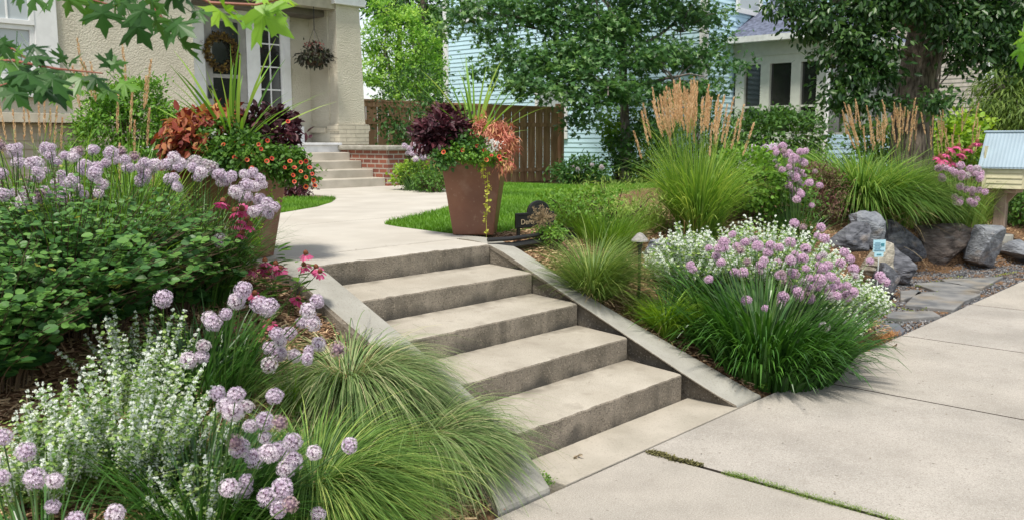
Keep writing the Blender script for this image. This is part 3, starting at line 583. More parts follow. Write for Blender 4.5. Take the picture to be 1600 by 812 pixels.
L_RED = leafm('leaf_reddish', (.10,.035,.03), (.12,.17,.06), .3, .6, c=(.17,.10,.07))
L_BURG = leafm('leaf_burgundy', (.022,.008,.012), (.13,.035,.045), .15, .5, c=(.055,.014,.022))
L_CORAL = leafm('leaf_coral', (.30,.055,.03), (.55,.42,.14), .3, .5, c=(.50,.15,.08))
BARK = noisem('bark', (.06,.047,.038), (.25,.20,.165), 9, .95, 1.0, 26, stretch=(3,3,.6), detail=8)
BARKG = noisem('bark_grey', (.12,.10,.09), (.26,.23,.21), 9, .95, .8, 26, stretch=(3,3,.5))
TWIG = plain('twig', (.10,.065,.04), .8); TWIGR = plain('twig_red', (.26,.09,.06), .6)
def crown(g, blobs, T, size, flat=.5, spread=.3, per=30, rndbias=0, droop=0, tilt=.6):
    """blobs: (cx,cy,cz, rx,ry,rz, nclumps). leaf clumps sit in lumps of an uneven outline"""
    cents = []
    for (cx, cy, cz, rx, ry, rz, n) in blobs:
        d = rdir(n); lob = rdir(7); lump = np.max(np.clip(d@lob.T, 0, 1)**3, 1)
        rad = (.62+.42*lump)*rng.uniform(.45, 1.05, n)**.45
        c = np.array([cx, cy, cz])+d*rad[:, None]*np.array([rx, ry, rz]); cents.append(np.concatenate([c, d], 1))
    cents = np.concatenate(cents); m = len(cents); tone = rng.normal(0, .17, m)
    pos = np.repeat(cents[:, :3], per, 0)+rng.normal(0, 1, (m*per, 3))*np.array([spread, spread, spread*.55])
    out = np.repeat(cents[:, 3:], per, 0); k = len(pos)
    nrm = unit(out*.5+np.array([0,0,tilt+.3])+rng.normal(0, flat, (k, 3)))
    dr = unit(out+rng.normal(0, .8, (k, 3))+np.array([0,0,-.25-droop]))
    rn = np.clip(.5+rndbias+np.repeat(tone, per)+rng.normal(0, .16, k), 0, 1)
    leafscatter(g, T, pos, dr, nrm, size*rng.uniform(.6, 1.2, k), rn); return cents[:, :3]
def limb(g, a, b, r0, r1, sag=.15, k=6, n=7):
    a = np.array(a, float); b = np.array(b, float); t = np.linspace(0, 1, n)[:, None]
    p = a+(b-a)*t; L = np.linalg.norm(b-a); p[:, 2] += sag*L*np.sin(t[:, 0]*math.pi)*.6; p[1:-1] += rng.normal(0, .025*L, (n-2, 3)); g.tube(p, np.linspace(r0, r1, n), k)
def trunkmesh(pts, rad, k=14, rough=.06):
    g = G(); pts = np.array(pts, float); n = len(pts); t = np.linspace(0, n-1, n*7); P2 = np.stack([np.interp(t, range(n), pts[:, i]) for i in range(3)], -1); R2 = np.interp(t, range(n), rad)
    g.tube(P2, R2, k); V = g.V[0]
    for i, v in enumerate(V):
        j = i//k; c = P2[min(j, len(P2)-1)]; a = math.atan2(v[1]-c[1], v[0]-c[0]); s = 1+rough*(mnoise.noise(Vector((a*3, v[2]*.8, 1)))+.8*mnoise.noise(Vector((a*9, v[2]*1.2, 5)))); V[i] = c+(v-c)*s
    return g
def tree(name, label, trunkpts, rad, limbs, blobs, T, size, lm, bark, cat='tree', group=None, **k):
    b = trunkpts[0]; t = thing(name, label, cat, (b[0], b[1], b[2]), group=group)
    trunkmesh(trunkpts, rad).build('trunk', bark, t, smooth=True)
    g = G(); c = crown(g, blobs, T, size, **k); g.build('crown', lm, t)
    g = G()
    for a, bb, r0, r1 in limbs: limb(g, a, bb, r0, r1)
    for q in c[::9]:
        if limbs:
            e = min(limbs, key=lambda l: np.linalg.norm(np.array(l[1])-q)); limb(g, (np.array(e[0])*.35+np.array(e[1])*.65), q, .018, .004, .1, 4, 5)
    g.build('limbs', bark, t); return t
# ---- middle tree (young maple on the lawn)
b = P(978,283,19.8); b[2] = Tz(b[0], b[1])-.05
def q(px, py, d): return P(px, py, d)
top = q(975,-60,19.8); mid = q(974,120,19.8)
tree('lawn_tree', 'dark green tree with a slim grey trunk standing on the lawn by the fence', [b, q(977,200,19.8), mid, q(972,30,19.8), q(972,-140,19.8)], [.15,.105,.09,.08,.05],
  [(q(975,150,19.8), q(780,100,18.8), .05,.015),(q(975,150,19.8), q(1100,120,19), .05,.015),(q(975,90,19.8), q(760,20,18.8), .05,.015),(q(975,90,19.8), q(1110,30,20.3), .05,.015),(mid, q(950,150,18), .045,.012),(q(974,60,19.8), q(900,-60,19), .05,.02),(q(974,20,19.8), q(1040,-80,20), .05,.02)],
  [(*q(x, y, d), rx, rx*.9, rz, n) for x, y, d, rx, rz, n in ((722,14,19,.5,.2,12),(765,8,19,.6,.24,18),(812,22,18.8,.6,.26,20),(768,44,18.7,.45,.2,13),(842,2,19,.6,.3,20),(862,42,19,.5,.22,16),(700,44,18.8,.25,.12,5),(788,84,18.6,.5,.2,14),(832,98,18.5,.55,.24,20),(872,84,18.8,.5,.25,18),(762,106,18.4,.3,.12,6),(806,128,18.4,.5,.18,15),(856,142,18.3,.5,.18,15),(902,120,18.5,.55,.25,22),(900,78,18.9,.5,.26,20),(938,42,19,.6,.32,28),(885,12,19.2,.6,.3,24),(935,96,18.6,.5,.3,24),(962,60,19.4,.6,.34,28),(1002,28,19.8,.65,.34,28),(1052,16,20,.6,.3,26),(1102,26,20,.5,.24,18),(1002,92,19.2,.55,.3,28),(1052,80,19.6,.55,.3,26),(1098,92,19.6,.45,.22,18),(1128,62,19.8,.3,.14,7),(1146,104,19.2,.3,.1,6),(960,140,18.6,.5,.26,24),(1012,150,19.2,.5,.26,24),(1062,142,19.5,.5,.24,22),(1112,140,19.5,.4,.2,12),(920,158,18.6,.4,.18,14),(905,190,19,.3,.14,7),(1024,192,19.6,.4,.22,12),(980,-30,19.6,1.1,.6,50),(880,-40,19.4,1.0,.5,40),(1070,-40,19.8,1.0,.5,40),(950,-120,19.6,1.8,1.0,70))],
  MAPS, .115, L_MAPLE, BARKG, flat=.5, spread=.19, per=24)
# ---- big tree on the right
bx = P(1428,262,12.8); bx[2] = Tz(bx[0], bx[1])-.05
tree('old_tree', 'large old tree with a thick furrowed leaning trunk among the reed grasses', [bx, q(1424,225,12.8), q(1432,130,12.8), q(1448,60,12.8), q(1462,-60,12.8), q(1470,-160,12.8)], [.34,.29,.265,.27,.25,.22],
  [(q(1450,50,12.8), q(1300,0,12), .14,.05),(q(1455,30,12.8), q(1560,20,12.4), .14,.05),(q(1440,90,12.8), q(1330,110,12.2), .05,.015),(q(1450,40,12.8), q(1400,-80,12), .12,.05),(q(1430,140,12.6), q(1480,150,11.9), .025,.006)],
  [(*q(x, y, d), rx, rx*.8, rz, n) for x, y, d, rx, rz, n in ((1212,8,12.3,.25,.12,7),(1252,10,12.3,.3,.16,14),(1262,45,12.2,.22,.12,8),(1300,25,12.1,.36,.2,22),(1330,62,12,.3,.2,20),(1295,88,12,.2,.12,9),(1312,130,11.9,.2,.16,10),(1348,110,11.9,.28,.22,20),(1345,158,11.9,.26,.14,13),(1300,160,11.8,.14,.1,5),(1368,60,12,.32,.28,24),(1372,112,12,.2,.2,12),(1360,10,12,.4,.26,28),(1425,0,11.9,.4,.22,26),(1392,158,12,.14,.12,5),(1480,20,12,.4,.26,30),(1492,62,12,.3,.18,20),(1540,30,12,.42,.28,30),(1545,75,12,.32,.18,20),(1590,45,12,.42,.3,30),(1592,95,12,.3,.16,16),(1500,98,12.1,.18,.12,8),(1478,150,11.9,.14,.09,6),(1455,165,11.8,.14,.08,5),(1600,0,12,.5,.3,28),(1330,-40,12.2,.8,.4,45),(1450,-50,12.2,.9,.45,50),(1570,-50,12.2,.9,.45,50),(1480,-150,12.4,1.8,.9,90))],
  LEAF, .105, L_BIG, BARK, flat=.6, spread=.12, per=28, droop=.7)
# ---- trees behind
lt = P(622,200,24.5); lt[2] = .6
tree('lime_tree', 'bright yellow green feathery tree behind the fence beside the porch column', [lt, P(622,120,24.5), P(625,40,24.5)], [.12,.1,.06], [(P(622,130,24.5),P(590,60,24),.04,.01),(P(622,130,24.5),P(660,60,24),.04,.01)],
  [(*P(x, y, d), rx, rx, rz, n) for x, y, d, rx, rz, n in ((600,20,24.2,.4,.5,22),(632,45,24.3,.5,.5,32),(588,60,24.2,.4,.5,26),(612,90,24.2,.55,.5,36),(655,75,24.2,.5,.5,32),(675,105,24.2,.35,.45,20),(590,115,24.1,.5,.45,28),(640,120,24.1,.55,.45,36),(680,55,24.2,.25,.3,8),(615,150,24,.6,.4,30),(665,145,24,.5,.35,24),(645,22,24.4,.22,.3,9))], LEAF, .11, leafm('leaf_lime_tree', (.09,.24,.04), (.40,.58,.17), .42, .5, c=(.22,.42,.10)), BARKG, flat=.6, spread=.13, per=34, tilt=.8)
dt = P(660,200,34); dt[2] = .5
tree('dark_tree', 'tall dark green tree rising behind the lime coloured one', [dt, P(660,100,34), P(660,-40,34)], [.25,.2,.12], [(P(660,60,34),P(610,0,34),.06,.02)], [(*P(655,5,34),2.0,1.6,1.3,90),(*P(690,60,33),.8,.8,1.3,50),(*P(610,-20,35),1.6,1.5,.8,70),(*P(690,130,33),1,.8,1.2,50)], LEAF, .26, L_DARK, BARK, spread=.35, per=26)
wt = P(1590,215,17); wt[2] = .5
tree('willow_like_tree', 'soft olive green drooping tree behind the little library', [wt, P(1592,140,17), P(1595,90,17)], [.12,.1,.06], [(P(1592,140,17),P(1560,120,16.8),.03,.01)], [(*P(1575,140,16.8),.55,.6,.7,75),(*P(1600,175,16.6),.6,.6,.6,75),(*P(1545,165,16.8),.25,.25,.28,18),(*P(1625,120,17),.9,.8,.8,75)], NAR, .17, leafm('leaf_olive', (.06,.12,.03), (.2,.29,.08), .35, .55, c=(.12,.2,.05)), BARKG, spread=.14, per=34, droop=1.2)
# ---- shrubs
def shrub(label, base, r, h, n, T, size, lm, cat='shrub', name='shrub', group=None, per=26, spread=.1, zc=.55, blobs=None, **k):
    t = thing(name, label, cat, base, group=group); g = G(); bx, by, bz = base
    bl_ = blobs or [(bx, by, bz+h*zc, r[0], r[1], h*.48, n)]
    c = crown(g, bl_, T, size, spread=spread, per=per, **k); g.build('foliage', lm, t)
    g = G()
    for e in c[::max(1, len(c)//26)]: limb(g, (bx+rng.normal(0, .03), by+rng.normal(0, .03), bz-.03), e, .012, .003, .05, 4, 5)
    g.build('branches', TWIG, t); return t
def bs(px, py, d): v = P(px, py, d); v[2] = Tz(v[0], v[1]); return v
shrub('bright green twiggy shrub against the beige house wall', bs(205,215,9.2), (.64,.5), 1.2, 300, LEAF, .052, leafm('leaf_house_shrub', (.05,.13,.025), (.22,.40,.08), .35, .5, c=(.10,.24,.04)), spread=.07, per=34, zc=.72, flat=.35, tilt=.9)
shrub('small lime green shrub in front of the house shrub', bs(262,285,7), (.45,.4), .55, 60, OVAL, .05, L_LIME, spread=.08)
shrub('loose dark shrub with pale leaf tips growing against the fence', bs(648,270,16.5), (.75,.55), 1.95, 120, LEAF, .085, L_DARK, spread=.15, per=22, zc=.68)
shrub('dark bush in front of the blue house sunroom', bs(1215,215,16.5), (1.0,.8), 1.45, 170, LEAF, .10, leafm('leaf_bush', (.025,.07,.02), (.10,.22,.05), .3, c=(.05,.13,.03)), spread=.16, per=26, zc=.55)
shrub('low dark bush at the foot of the lawn tree', bs(1010,262,20), (1.1,.6), 1.35, 90, LEAF, .12, L_DARK, spread=.2, zc=.5)
shrub('dark bush with pale flowers right of the fence end', bs(905,275,18), (.7,.4), .55, 60, LEAF, .09, L_DARK, spread=.14)
shrub('loose low tree leaves between fence end and lawn tree', bs(965,265,20.5), (.5,.5), 1.9, 24, MAPS, .13, L_FRESH, spread=.18, zc=.75, per=20)
shrub('dark hedge behind the plumed reed grass', bs(1090,262,17.5), (1.0,.8), 1.5, 110, LEAF, .11, L_DARK, spread=.2)
shrub('yellow green shrub right of the old tree trunk', bs(1490,215,16), (.75,.6), 1.2, 90, OVAL, .10, L_LIME, spread=.16)
shrub('mixed green shrub under the far house porch', bs(1545,215,18), (.9,.6), 1.1, 80, LEAF, .12, L_MID, spread=.2)
shrub('rounded reddish brown shrub between the two big grasses', bs(1290,262,10.4), (.36,.34), .72, 100, LEAF, .038, L_RED, spread=.065, per=34)
shrub('leafy green perennial behind the white flowers right of the reed grass', bs(1165,305,8.6), (.55,.45), .72, 130, OVAL, .045, L_FRESH, spread=.075, per=26)
shrub('green perennial with dark leaves beside the rear lilac flowers', bs(1215,300,8.9), (.4,.35), .62, 80, LEAF, .045, L_MID, spread=.07)
shrub('fine feathery green plant below the sunroom bush', bs(1255,235,12), (.6,.4), .55, 90, NAR, .08, L_FRESH, spread=.09, per=34)
shrub('low light green plant behind the black address sign', bs(905,345,7.6), (.42,.36), .38, 90, OVAL, .03, L_FRESH, spread=.055, per=26)
shrub('pale airy green plant between sign and path light', bs(955,345,7.7), (.5,.4), .45, 100, NAR, .045, leafm('leaf_pale', (.12,.22,.05), (.36,.46,.16), .4, c=(.22,.34,.09)), spread=.08, per=30)
shrub('small bright weed mound left of the white flower patch', bs(862,385,6.9), (.12,.12), .18, 26, OVAL, .025, L_FRESH, spread=.03)
shrub('thick green clump at the right edge behind the library post', bs(1600,345,13), (.5,.4), .6, 60, LEAF, .07, L_MID, spread=.1)
shrub('dark shrub filling the right edge behind the little library', bs(1590,290,14.5), (.9,.6), 1.0, 90, LEAF, .09, L_DARK, spread=.15)
shrub('pale green sedum mound at the corner of the brick step wall', bs(650,290,13.2), (.32,.28), .40, 60, OVAL, .05, L_LIME, spread=.06)
shrub('green mounded plant just left of the right planter', bs(675,295,12.6), (.3,.28), .3, 50, LEAF, .05, L_MID, spread=.06)
shrub('small burgundy plant in the mulch by the porch steps', bs(460,305,11.6), (.22,.2), .2, 40, LEAF, .05, L_BURG, spread=.05)
shrub('green shrub behind the tan plumes and left of the old trunk', bs(1365,232,14.5), (.6,.4), 1.15, 70, LEAF, .09, L_MID, spread=.14)
# big leafy shrubs on the left, stems with leaf pairs
def leafystems(label, base, n, R0, H, lsize, lm, T=OVAL, group=None, step=.035, lean=(0,0), name='leafy_shrub', stemc=None, cat='shrub', droop=.5, ext=1.0):
    t = thing(name, label, cat, base, group=group); g = G(); s = G(); bx, by, bz = base
    az = rng.uniform(0, 6.28, n); rr = R0*np.sqrt(rng.random(n)); pos = []; nr = []; dr = []; rn = []
    for a, r in zip(az, rr):
        f = r/R0; h = H*rng.uniform(.6, 1.2)*(1-.35*f**2); p0 = np.array([bx+.3*r*math.cos(a), by+.3*r*math.sin(a), bz-.02])
        p1 = np.array([bx+r*ext*math.cos(a)+lean[0]*h, by+r*ext*math.sin(a)+lean[1]*h, bz+h]); k = 8; tt = np.linspace(0, 1, k)[:, None]
        pts = p0+(p1-p0)*tt; pts[:, :2] = p0[:2]+(p1-p0)[:2]*tt**1.7; pts[:, 2] -= .12*h*(tt[:, 0]**4)*f
        s.tube(pts, np.linspace(.0035, .0012, k), 4, cap=False)
        m = max(4, int(h/step)); u = np.sort(rng.uniform(.22, 1, m)); tone = rng.normal(0, .12)
        for j, uu in enumerate(u):
            q = np.array([np.interp(uu, tt[:, 0], pts[:, i]) for i in range(3)])
            for sgn in (0, math.pi):
                al = j*1.57+sgn+rng.normal(0, .4); o = np.array([math.cos(al), math.sin(al), .25-droop*.4+rng.normal(0, .15)])
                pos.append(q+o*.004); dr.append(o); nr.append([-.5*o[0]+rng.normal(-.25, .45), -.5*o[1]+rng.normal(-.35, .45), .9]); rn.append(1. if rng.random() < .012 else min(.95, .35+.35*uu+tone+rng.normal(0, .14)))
    m = len(pos); leafscatter(g, T, np.array(pos), np.array(dr), np.array(nr), lsize*rng.uniform(.4, 1.15, m)*np.clip(1.25-.9*(np.array(pos)[:, 2]-bz)/H*.8, .45, 1.2), np.clip(rn, 0, 1))
    g.build('foliage', lm, t); s.build('stems', stemc or TWIG, t); return t
L_BAP = leafm('leaf_bluegreen', (.02,.07,.028), (.14,.29,.08), .35, .4, c=(.048,.14,.042), spec=.5, yel=(.40,.38,.08))
leafystems('dense dark leafy shrub, biggest in the left garden bed', bs(110,530,4.15), 370, .76, .66, .058, L_BAP, lean=(.05,-.1))
leafystems('dark leafy shrub at the left edge below the lilac flowers', bs(-20,610,3.65), 260, .54, .56, .062, L_BAP)
leafystems('dark leafy shrub nearest the left planter', bs(262,490,4.55), 260, .46, .50, .05, L_BAP, lean=(.05,-.05))
leafystems('fine leaved green perennial beside the coneflowers', bs(325,450,4.75), 90, .26, .42, .045, L_MID, T=LEAF, step=.03)
leafystems('bright leaved low plant behind the left planter', bs(220,330,6.2), 90, .6, .45, .05, L_LIME, T=OVAL)
leafystems('small weedy green plant in the mulch under the coneflowers', bs(350,560,4.25), 50, .3, .22, .05, L_MID, T=LEAF)
# ---- grasses
STRAW = leafm('straw_blade', (.20,.13,.06), (.58,.46,.26), .2, .8, c=(.38,.28,.14))
GR_SEDGE = leafm('sedge_blade', (.04,.09,.03), (.60,.55,.33), .25, .5, c=(.17,.27,.11))
GR_GREEN = leafm('green_blade', (.05,.13,.02), (.26,.42,.08), .35, .45, c=(.12,.25,.04))
GR_DEEP = leafm('allium_blade', (.018,.06,.012), (.09,.22,.045), .25, .32, c=(.035,.11,.02), spec=.6)
GR_LIGHT = leafm('light_blade', (.11,.21,.05), (.46,.56,.22), .4, .5, c=(.23,.37,.09))
GR_REED = leafm('reed_blade', (.08,.18,.035), (.44,.55,.16), .4, .5, c=(.19,.34,.07))
def grass(label, base, n, br, L, a0, a1, w, lm, flow=None, K=6, power=1.3, group=None, name='ornamental_grass', fl=.8, cat='ornamental grass', t=None):
    t = t or thing(name, label, cat, base, group=group); g = G(); az = rng.uniform(0, 6.28, n)
    if flow is not None:
        az = np.where(rng.random(n) < fl, flow+rng.normal(0, .85, n), az)
    r = br*np.sqrt(rng.random(n)); p = np.stack([base[0]+r*np.cos(az), base[1]+r*np.sin(az), np.full(n, base[2]-.01)], -1); p[:, 2] = T_(p[:, 0], p[:, 1])-.01
    clump = (np.sin(az*7+r*30)*.1+np.sin(az*17)*.07); az = az+rng.normal(0, .12, n); LM = np.where(rng.random(n) < .12, rng.uniform(1.1, 1.35, n), 1)*np.where(rng.random(n) < .15, rng.uniform(.5, .8, n), 1)
    m_ = n//9; q_ = p[:m_]+rng.normal(0, br*.5, (m_, 3))*[1,1,0]; q_[:, 2] = T_(q_[:, 0], q_[:, 1])-.005; gd = G(); blades(gd, q_, rng.uniform(0, 6.28, m_), rng.uniform(L[0]*.4, L[1]*.7, m_), rng.uniform(.4, 1.5, m_), rng.uniform(1.2, 2.6, m_), w, K=5, rnd=rng.random(m_)); gd.build('dead_blades', STRAW, t)
    blades(g, p, az, LM*rng.uniform(L[0], L[1], n), rng.uniform(0, a0, n), rng.uniform(a1[0], a1[1], n), w, K=K, power=power, rnd=np.clip(.45+clump+rng.normal(0, .22, n), 0, 1))
    g.build('blades', lm, t); return t
gs = 'fine mounded sedges beside the left side wall'
D_ = -1.0
grass('mounded fine sedge topmost of the three by the left side wall', bs(545,625,4.35), 2500, .10, (.40,.66), .9, (2.0,2.9), .0052, GR_SEDGE, flow=-.75, group=gs, power=.8, K=8, fl=.62)
grass('mounded fine sedge spilling over the left side wall at the right', bs(650,700,4.05), 2500, .10, (.38,.62), .9, (2.0,2.9), .0052, GR_SEDGE, flow=-.6, group=gs, power=.8, K=8, fl=.6)
grass('greener fine sedge at the bottom edge of the photo', bs(490,785,3.55), 2700, .10, (.42,.68), .9, (1.7,2.6), .0048, leafm('sedge_green', (.035,.09,.02), (.42,.50,.18), .25, c=(.13,.25,.06)), flow=-.9, group=gs, power=.9, K=8, fl=.65)
grass('small tuft of sedge between the lilac globes and the sedges', bs(455,620,4.1), 500, .07, (.14,.28), .8, (1.2,2.2), .0035, GR_GREEN, group=gs)
grass('arching fine grass right of the upper steps', bs(925,478,6.2), 2600, .07, (.35,.62), .9, (1.2,2.2), .005, leafm('dropseed_blade', (.05,.11,.025), (.30,.38,.13), .3, c=(.12,.21,.05)), flow=-.7, fl=.5)
grass('small bright green grass tuft below the cone shaped path light', bs(1040,520,6.0), 700, .06, (.24,.42), .7, (1.1,2.0), .0065, leafm('tuft_blade', (.09,.20,.025), (.32,.48,.08), .35, c=(.18,.33,.04)))
leafystems('fine leaved upright stems rising behind the dark leafy shrubs', bs(170,430,4.5), 190, .62, .62, .042, leafm('leaf_fine', (.03,.085,.02), (.17,.32,.08), .35, .5, c=(.07,.18,.045)), T=LEAF, step=.03)
leafystems('fine leaved upright stems at the left edge before the dense lilac heads', bs(20,450,4.3), 130, .45, .62, .042, MATS['leaf_fine'], T=LEAF, step=.03)
grass('thin grass blades rising through the leafy shrubs', bs(150,430,4.6), 420, .45, (.5,.95), .5, (.5,1.6), .006, GR_GREEN)
grass('light green grass filling in behind the leafy shrubs', bs(240,345,5.6), 900, .3, (.3,.55), .7, (.9,2.1), .007, GR_GREEN)
grass('pale arching grass behind the leafy shrubs', bs(300,380,5.2), 500, .12, (.3,.5), .8, (1.2,2.3), .007, GR_LIGHT)
grass('light airy grass in front of the lawn', bs(945,375,7.3), 1100, .22, (.22,.45), .7, (.7,1.9), .0045, GR_GREEN)
grass('yellow green grass patch along the lawn edge', bs(880,345,7.9), 700, .3, (.1,.26), .6, (.7,1.7), .005, GR_LIGHT)
grass('pale grass patch left of the reed grass', bs(990,340,8.2), 900, .3, (.15,.38), .6, (.7,1.7), .005, GR_LIGHT)
# plumed reed grasses
PLUME = leafm('plume_tan', (.46,.28,.15), (.86,.66,.42), .35, .8, c=(.70,.48,.27))
def plume_mesh(name, n=120, L=.31, w=.0065, droop=0):
    g = G(); t = rng.random(n); prof = np.sin(np.clip(t, .02, 1)**.75*math.pi)**.6*w; a = rng.uniform(0, 6.28, n)
    pos = np.stack([prof*.5*np.cos(a), prof*.5*np.sin(a), t*L], -1); d = np.stack([np.cos(a)*.3, np.sin(a)*.3, np.ones(n)], -1)
    g.inst(NAR[0], NAR[1], pos, basis(d, rdir(n)), np.stack([np.full(n, .035), rng.uniform(.02, .035, n), np.full(n, .02)], -1), rng.random(n)); return g.mesh(name, PLUME)
PLM = [plume_mesh('plume') for _ in range(4)]
def reed(label, base, leaves, plumes, lm, rb=.12, group='plumed reed grasses', Ll=(.5,.95), wl=.008, sc=1., a1=(.5,1.9)):
    t = grass(label, base, leaves, rb, Ll, .35, a1, wl, lm, name='reed_grass', group=group, K=7, power=1.6)
    s = G()
    for i, tip in enumerate(plumes):
        tip = np.array(tip); b0 = np.array([base[0], base[1], base[2]])+np.array([rng.normal(0, rb*.4), rng.normal(0, rb*.4), 0])+(tip-np.array(base))*np.array([.5,.5,0]); k = 8; u = np.linspace(0, 1, k)[:, None]
        pts = b0+(tip-b0)*u; pts[:, :2] = b0[:2]+(tip-b0)[:2]*u**1.15; s.tube(pts, np.linspace(.0028, .0014, k)*sc, 3, cap=False, rnd=rng.uniform(.2, .9))
        d = Vector(pts[-1]-pts[-2]).normalized(); o = bpy.data.objects.new('plume', PLM[i % 4]); COL.objects.link(o); o.parent = t; o.matrix_parent_inverse = parent_inv(t)
        o.location = tip; o.rotation_euler = d.to_track_quat('Z', 'Y').to_euler(); z = rng.uniform(.8, 1.15); o.scale = (1.1*sc, 1.1*sc, z*sc)
    s.build('culms', lm, t); return t
base = bs(1090,350,7.9); tips = []
for i in range(74):
    px = np.clip(rng.normal(1076, 31), 1014, 1165); top_ = 126+abs(px-1070)*.6+abs(rng.normal(0, 17)); tips.append(P(px, top_+50, 7.9+rng.normal(0, .22)))
for px, py in ((1152,190),(1160,210),(1135,180),(1142,200),(1003,215),(1012,185)): tips.append(P(px, py+35, 7.8))
reed('tall reed grass with dense tan plumes in the middle of the garden', base, 1500, tips, GR_REED, rb=.13, Ll=(.5,1.1), wl=.012, a1=(.3,2.2))
base = bs(1395,300,11.4); tips = [P(rng.uniform(1318,1432), 155+rng.uniform(0,45)+38, 11.2+rng.normal(0, .25)) for _ in range(46)]
reed('tan plumed reed grass in front of the old tree trunk', base, 900, tips, GR_REED, rb=.3)
base = bs(1500,300,12.0); tips = [P(rng.uniform(1445,1530), 165+rng.uniform(0,50)+38, 11.8+rng.normal(0, .25)) for _ in range(22)]
reed('sparser reed grass right of the old tree trunk', base, 900, tips, GR_LIGHT, rb=.35)
base = bs(200,330,5.4); tips = [P(px, py+ 60, 5.2+rng.normal(0, .1)) for px, py in ((132,72),(144,92),(197,68),(225,112),(228,105),(183,150),(203,150),(210,180),(230,170),(125,110),(150,100),(186,225),(240,250))]
reed('sparse brown plumed reed grass in front of the house shrub', base, 500, tips, GR_GREEN, rb=.1, sc=.75)
base = bs(45,330,5.0); tips = [P(px, py+60, 4.9+rng.normal(0, .15)) for px, py in ((10,160),(25,170),(38,160),(52,165),(62,155),(70,150),(78,158),(85,165),(5,185),(95,175))]
reed('brown plumed reed grass at the left edge of the photo', base, 500, tips, GR_GREEN, rb=.12, sc=.6)
# maiden grasses
GR_MAID = leafm('maiden_blade', (.05,.13,.03), (.36,.50,.16), .35, .45, c=(.13,.26,.06))
gm = 'broad arching green grasses above the boulders'
grass('broad arching green grass above the pile of boulders', GP(1345,338), 2800, .30, (.85,1.4), .6, (1.4,2.6), .016, GR_MAID, group=gm, K=8, power=1.0)
grass('arching green grass between the old trunk and the pink flowers', GP(1412,342), 2300, .24, (.75,1.1), .6, (1.5,2.7), .015, GR_MAID, group=gm, K=8, power=1.0)
grass('dark green low grass left of the little library post', GP(1488,352), 600, .12, (.3,.45), .7, (1.5,2.5), .010, leafm('maiden_dark', (.03,.09,.02), (.16,.29,.07), .3, c=(.07,.17,.035)), group=gm, K=7)
# ---- alliums
HC = [(.42,.27,.46),(.52,.36,.52),(.38,.26,.40)]
FLO = leafm('allium_floret', (.48,.36,.50), (.84,.76,.84), .3, .6, c=(.68,.57,.69)); FLOP = leafm('allium_floret_pink', (.56,.33,.52), (.85,.66,.80), .3, .6, c=(.72,.49,.66))
FLOB = leafm('allium_floret_fading', (.30,.20,.20), (.66,.52,.50), .3, .7, c=(.50,.37,.38)); FLOL = leafm('allium_floret_light', (.52,.42,.52), (.88,.82,.86), .3, .6, c=(.76,.66,.75))
FLOW = leafm('allium_floret_pale', (.44,.38,.40), (.74,.70,.70), .3, .6, c=(.62,.55,.60)); FCEN = plain('allium_core', (.20,.13,.17), .9, .3, 200)
def head_mesh(name, m, n=84, R=.03, pet=.0088, flat=.88):
    g = G(); i = np.arange(n)+.5; ph = np.arccos(1-1.85*i/n); th = math.pi*(1+5**.5)*i
    d = np.stack([np.cos(th)*np.sin(ph), np.sin(th)*np.sin(ph), np.cos(ph)], -1)+rng.normal(0, .05, (n, 3)); d = unit(d)
    pos = d*R*rng.uniform(.74, 1.05, (n, 1)); pos[:, 2] *= flat
    P5 = []; 
    for k in range(6):
        a = k*math.pi/3; P5 += [(0,0,0), (math.cos(a-.36)*.5, math.sin(a-.36)*.5, .3), (math.cos(a)*1.0, math.sin(a)*1.0, .55), (math.cos(a+.36)*.5, math.sin(a+.36)*.5, .3)]
    F = [(4*k, 4*k+1, 4*k+2, 4*k+3) for k in range(6)]
    g.inst(P5, F, pos, basis(np.cross(d, rdir(n)), d), pet*rng.uniform(.8, 1.15, n), np.clip(rng.normal(.55, .25, n), 0, 1))
    me = g; bm = bmesh.new(); bmesh.ops.create_icosphere(bm, subdivisions=2, radius=R*.66); V = np.array([v.co[:] for v in bm.verts]); V[:, 2] *= flat; Fc = np.array([[v.index for v in f.verts] for f in bm.faces]); bm.free()
    g.add(V, Fc, .1, 1); k = 26; dd = rdir(k)
    g.inst(DIA[0], DIA[1], dd*R*.2, basis(dd, rdir(k)), np.stack([np.full(k, .01), np.full(k, R*.85), np.full(k, .01)], -1), np.full(k, .1), 1)
    return g.mesh(name, [m, FCEN])
HEADS = {'fade': [head_mesh('flower_head', FLOB, 62, pet=.007)], 'lilac': [head_mesh('flower_head', FLO), head_mesh('flower_head', FLO, 70, flat=.78), head_mesh('flower_head', FLOL, 90)], 'pink': [head_mesh('flower_head', FLOP, 80) for _ in range(3)], 'pale': [head_mesh('flower_head', FLOW, 60)]}
STEMG = leafm('flower_stem', (.04,.10,.03), (.11,.2,.06), .1, .5)
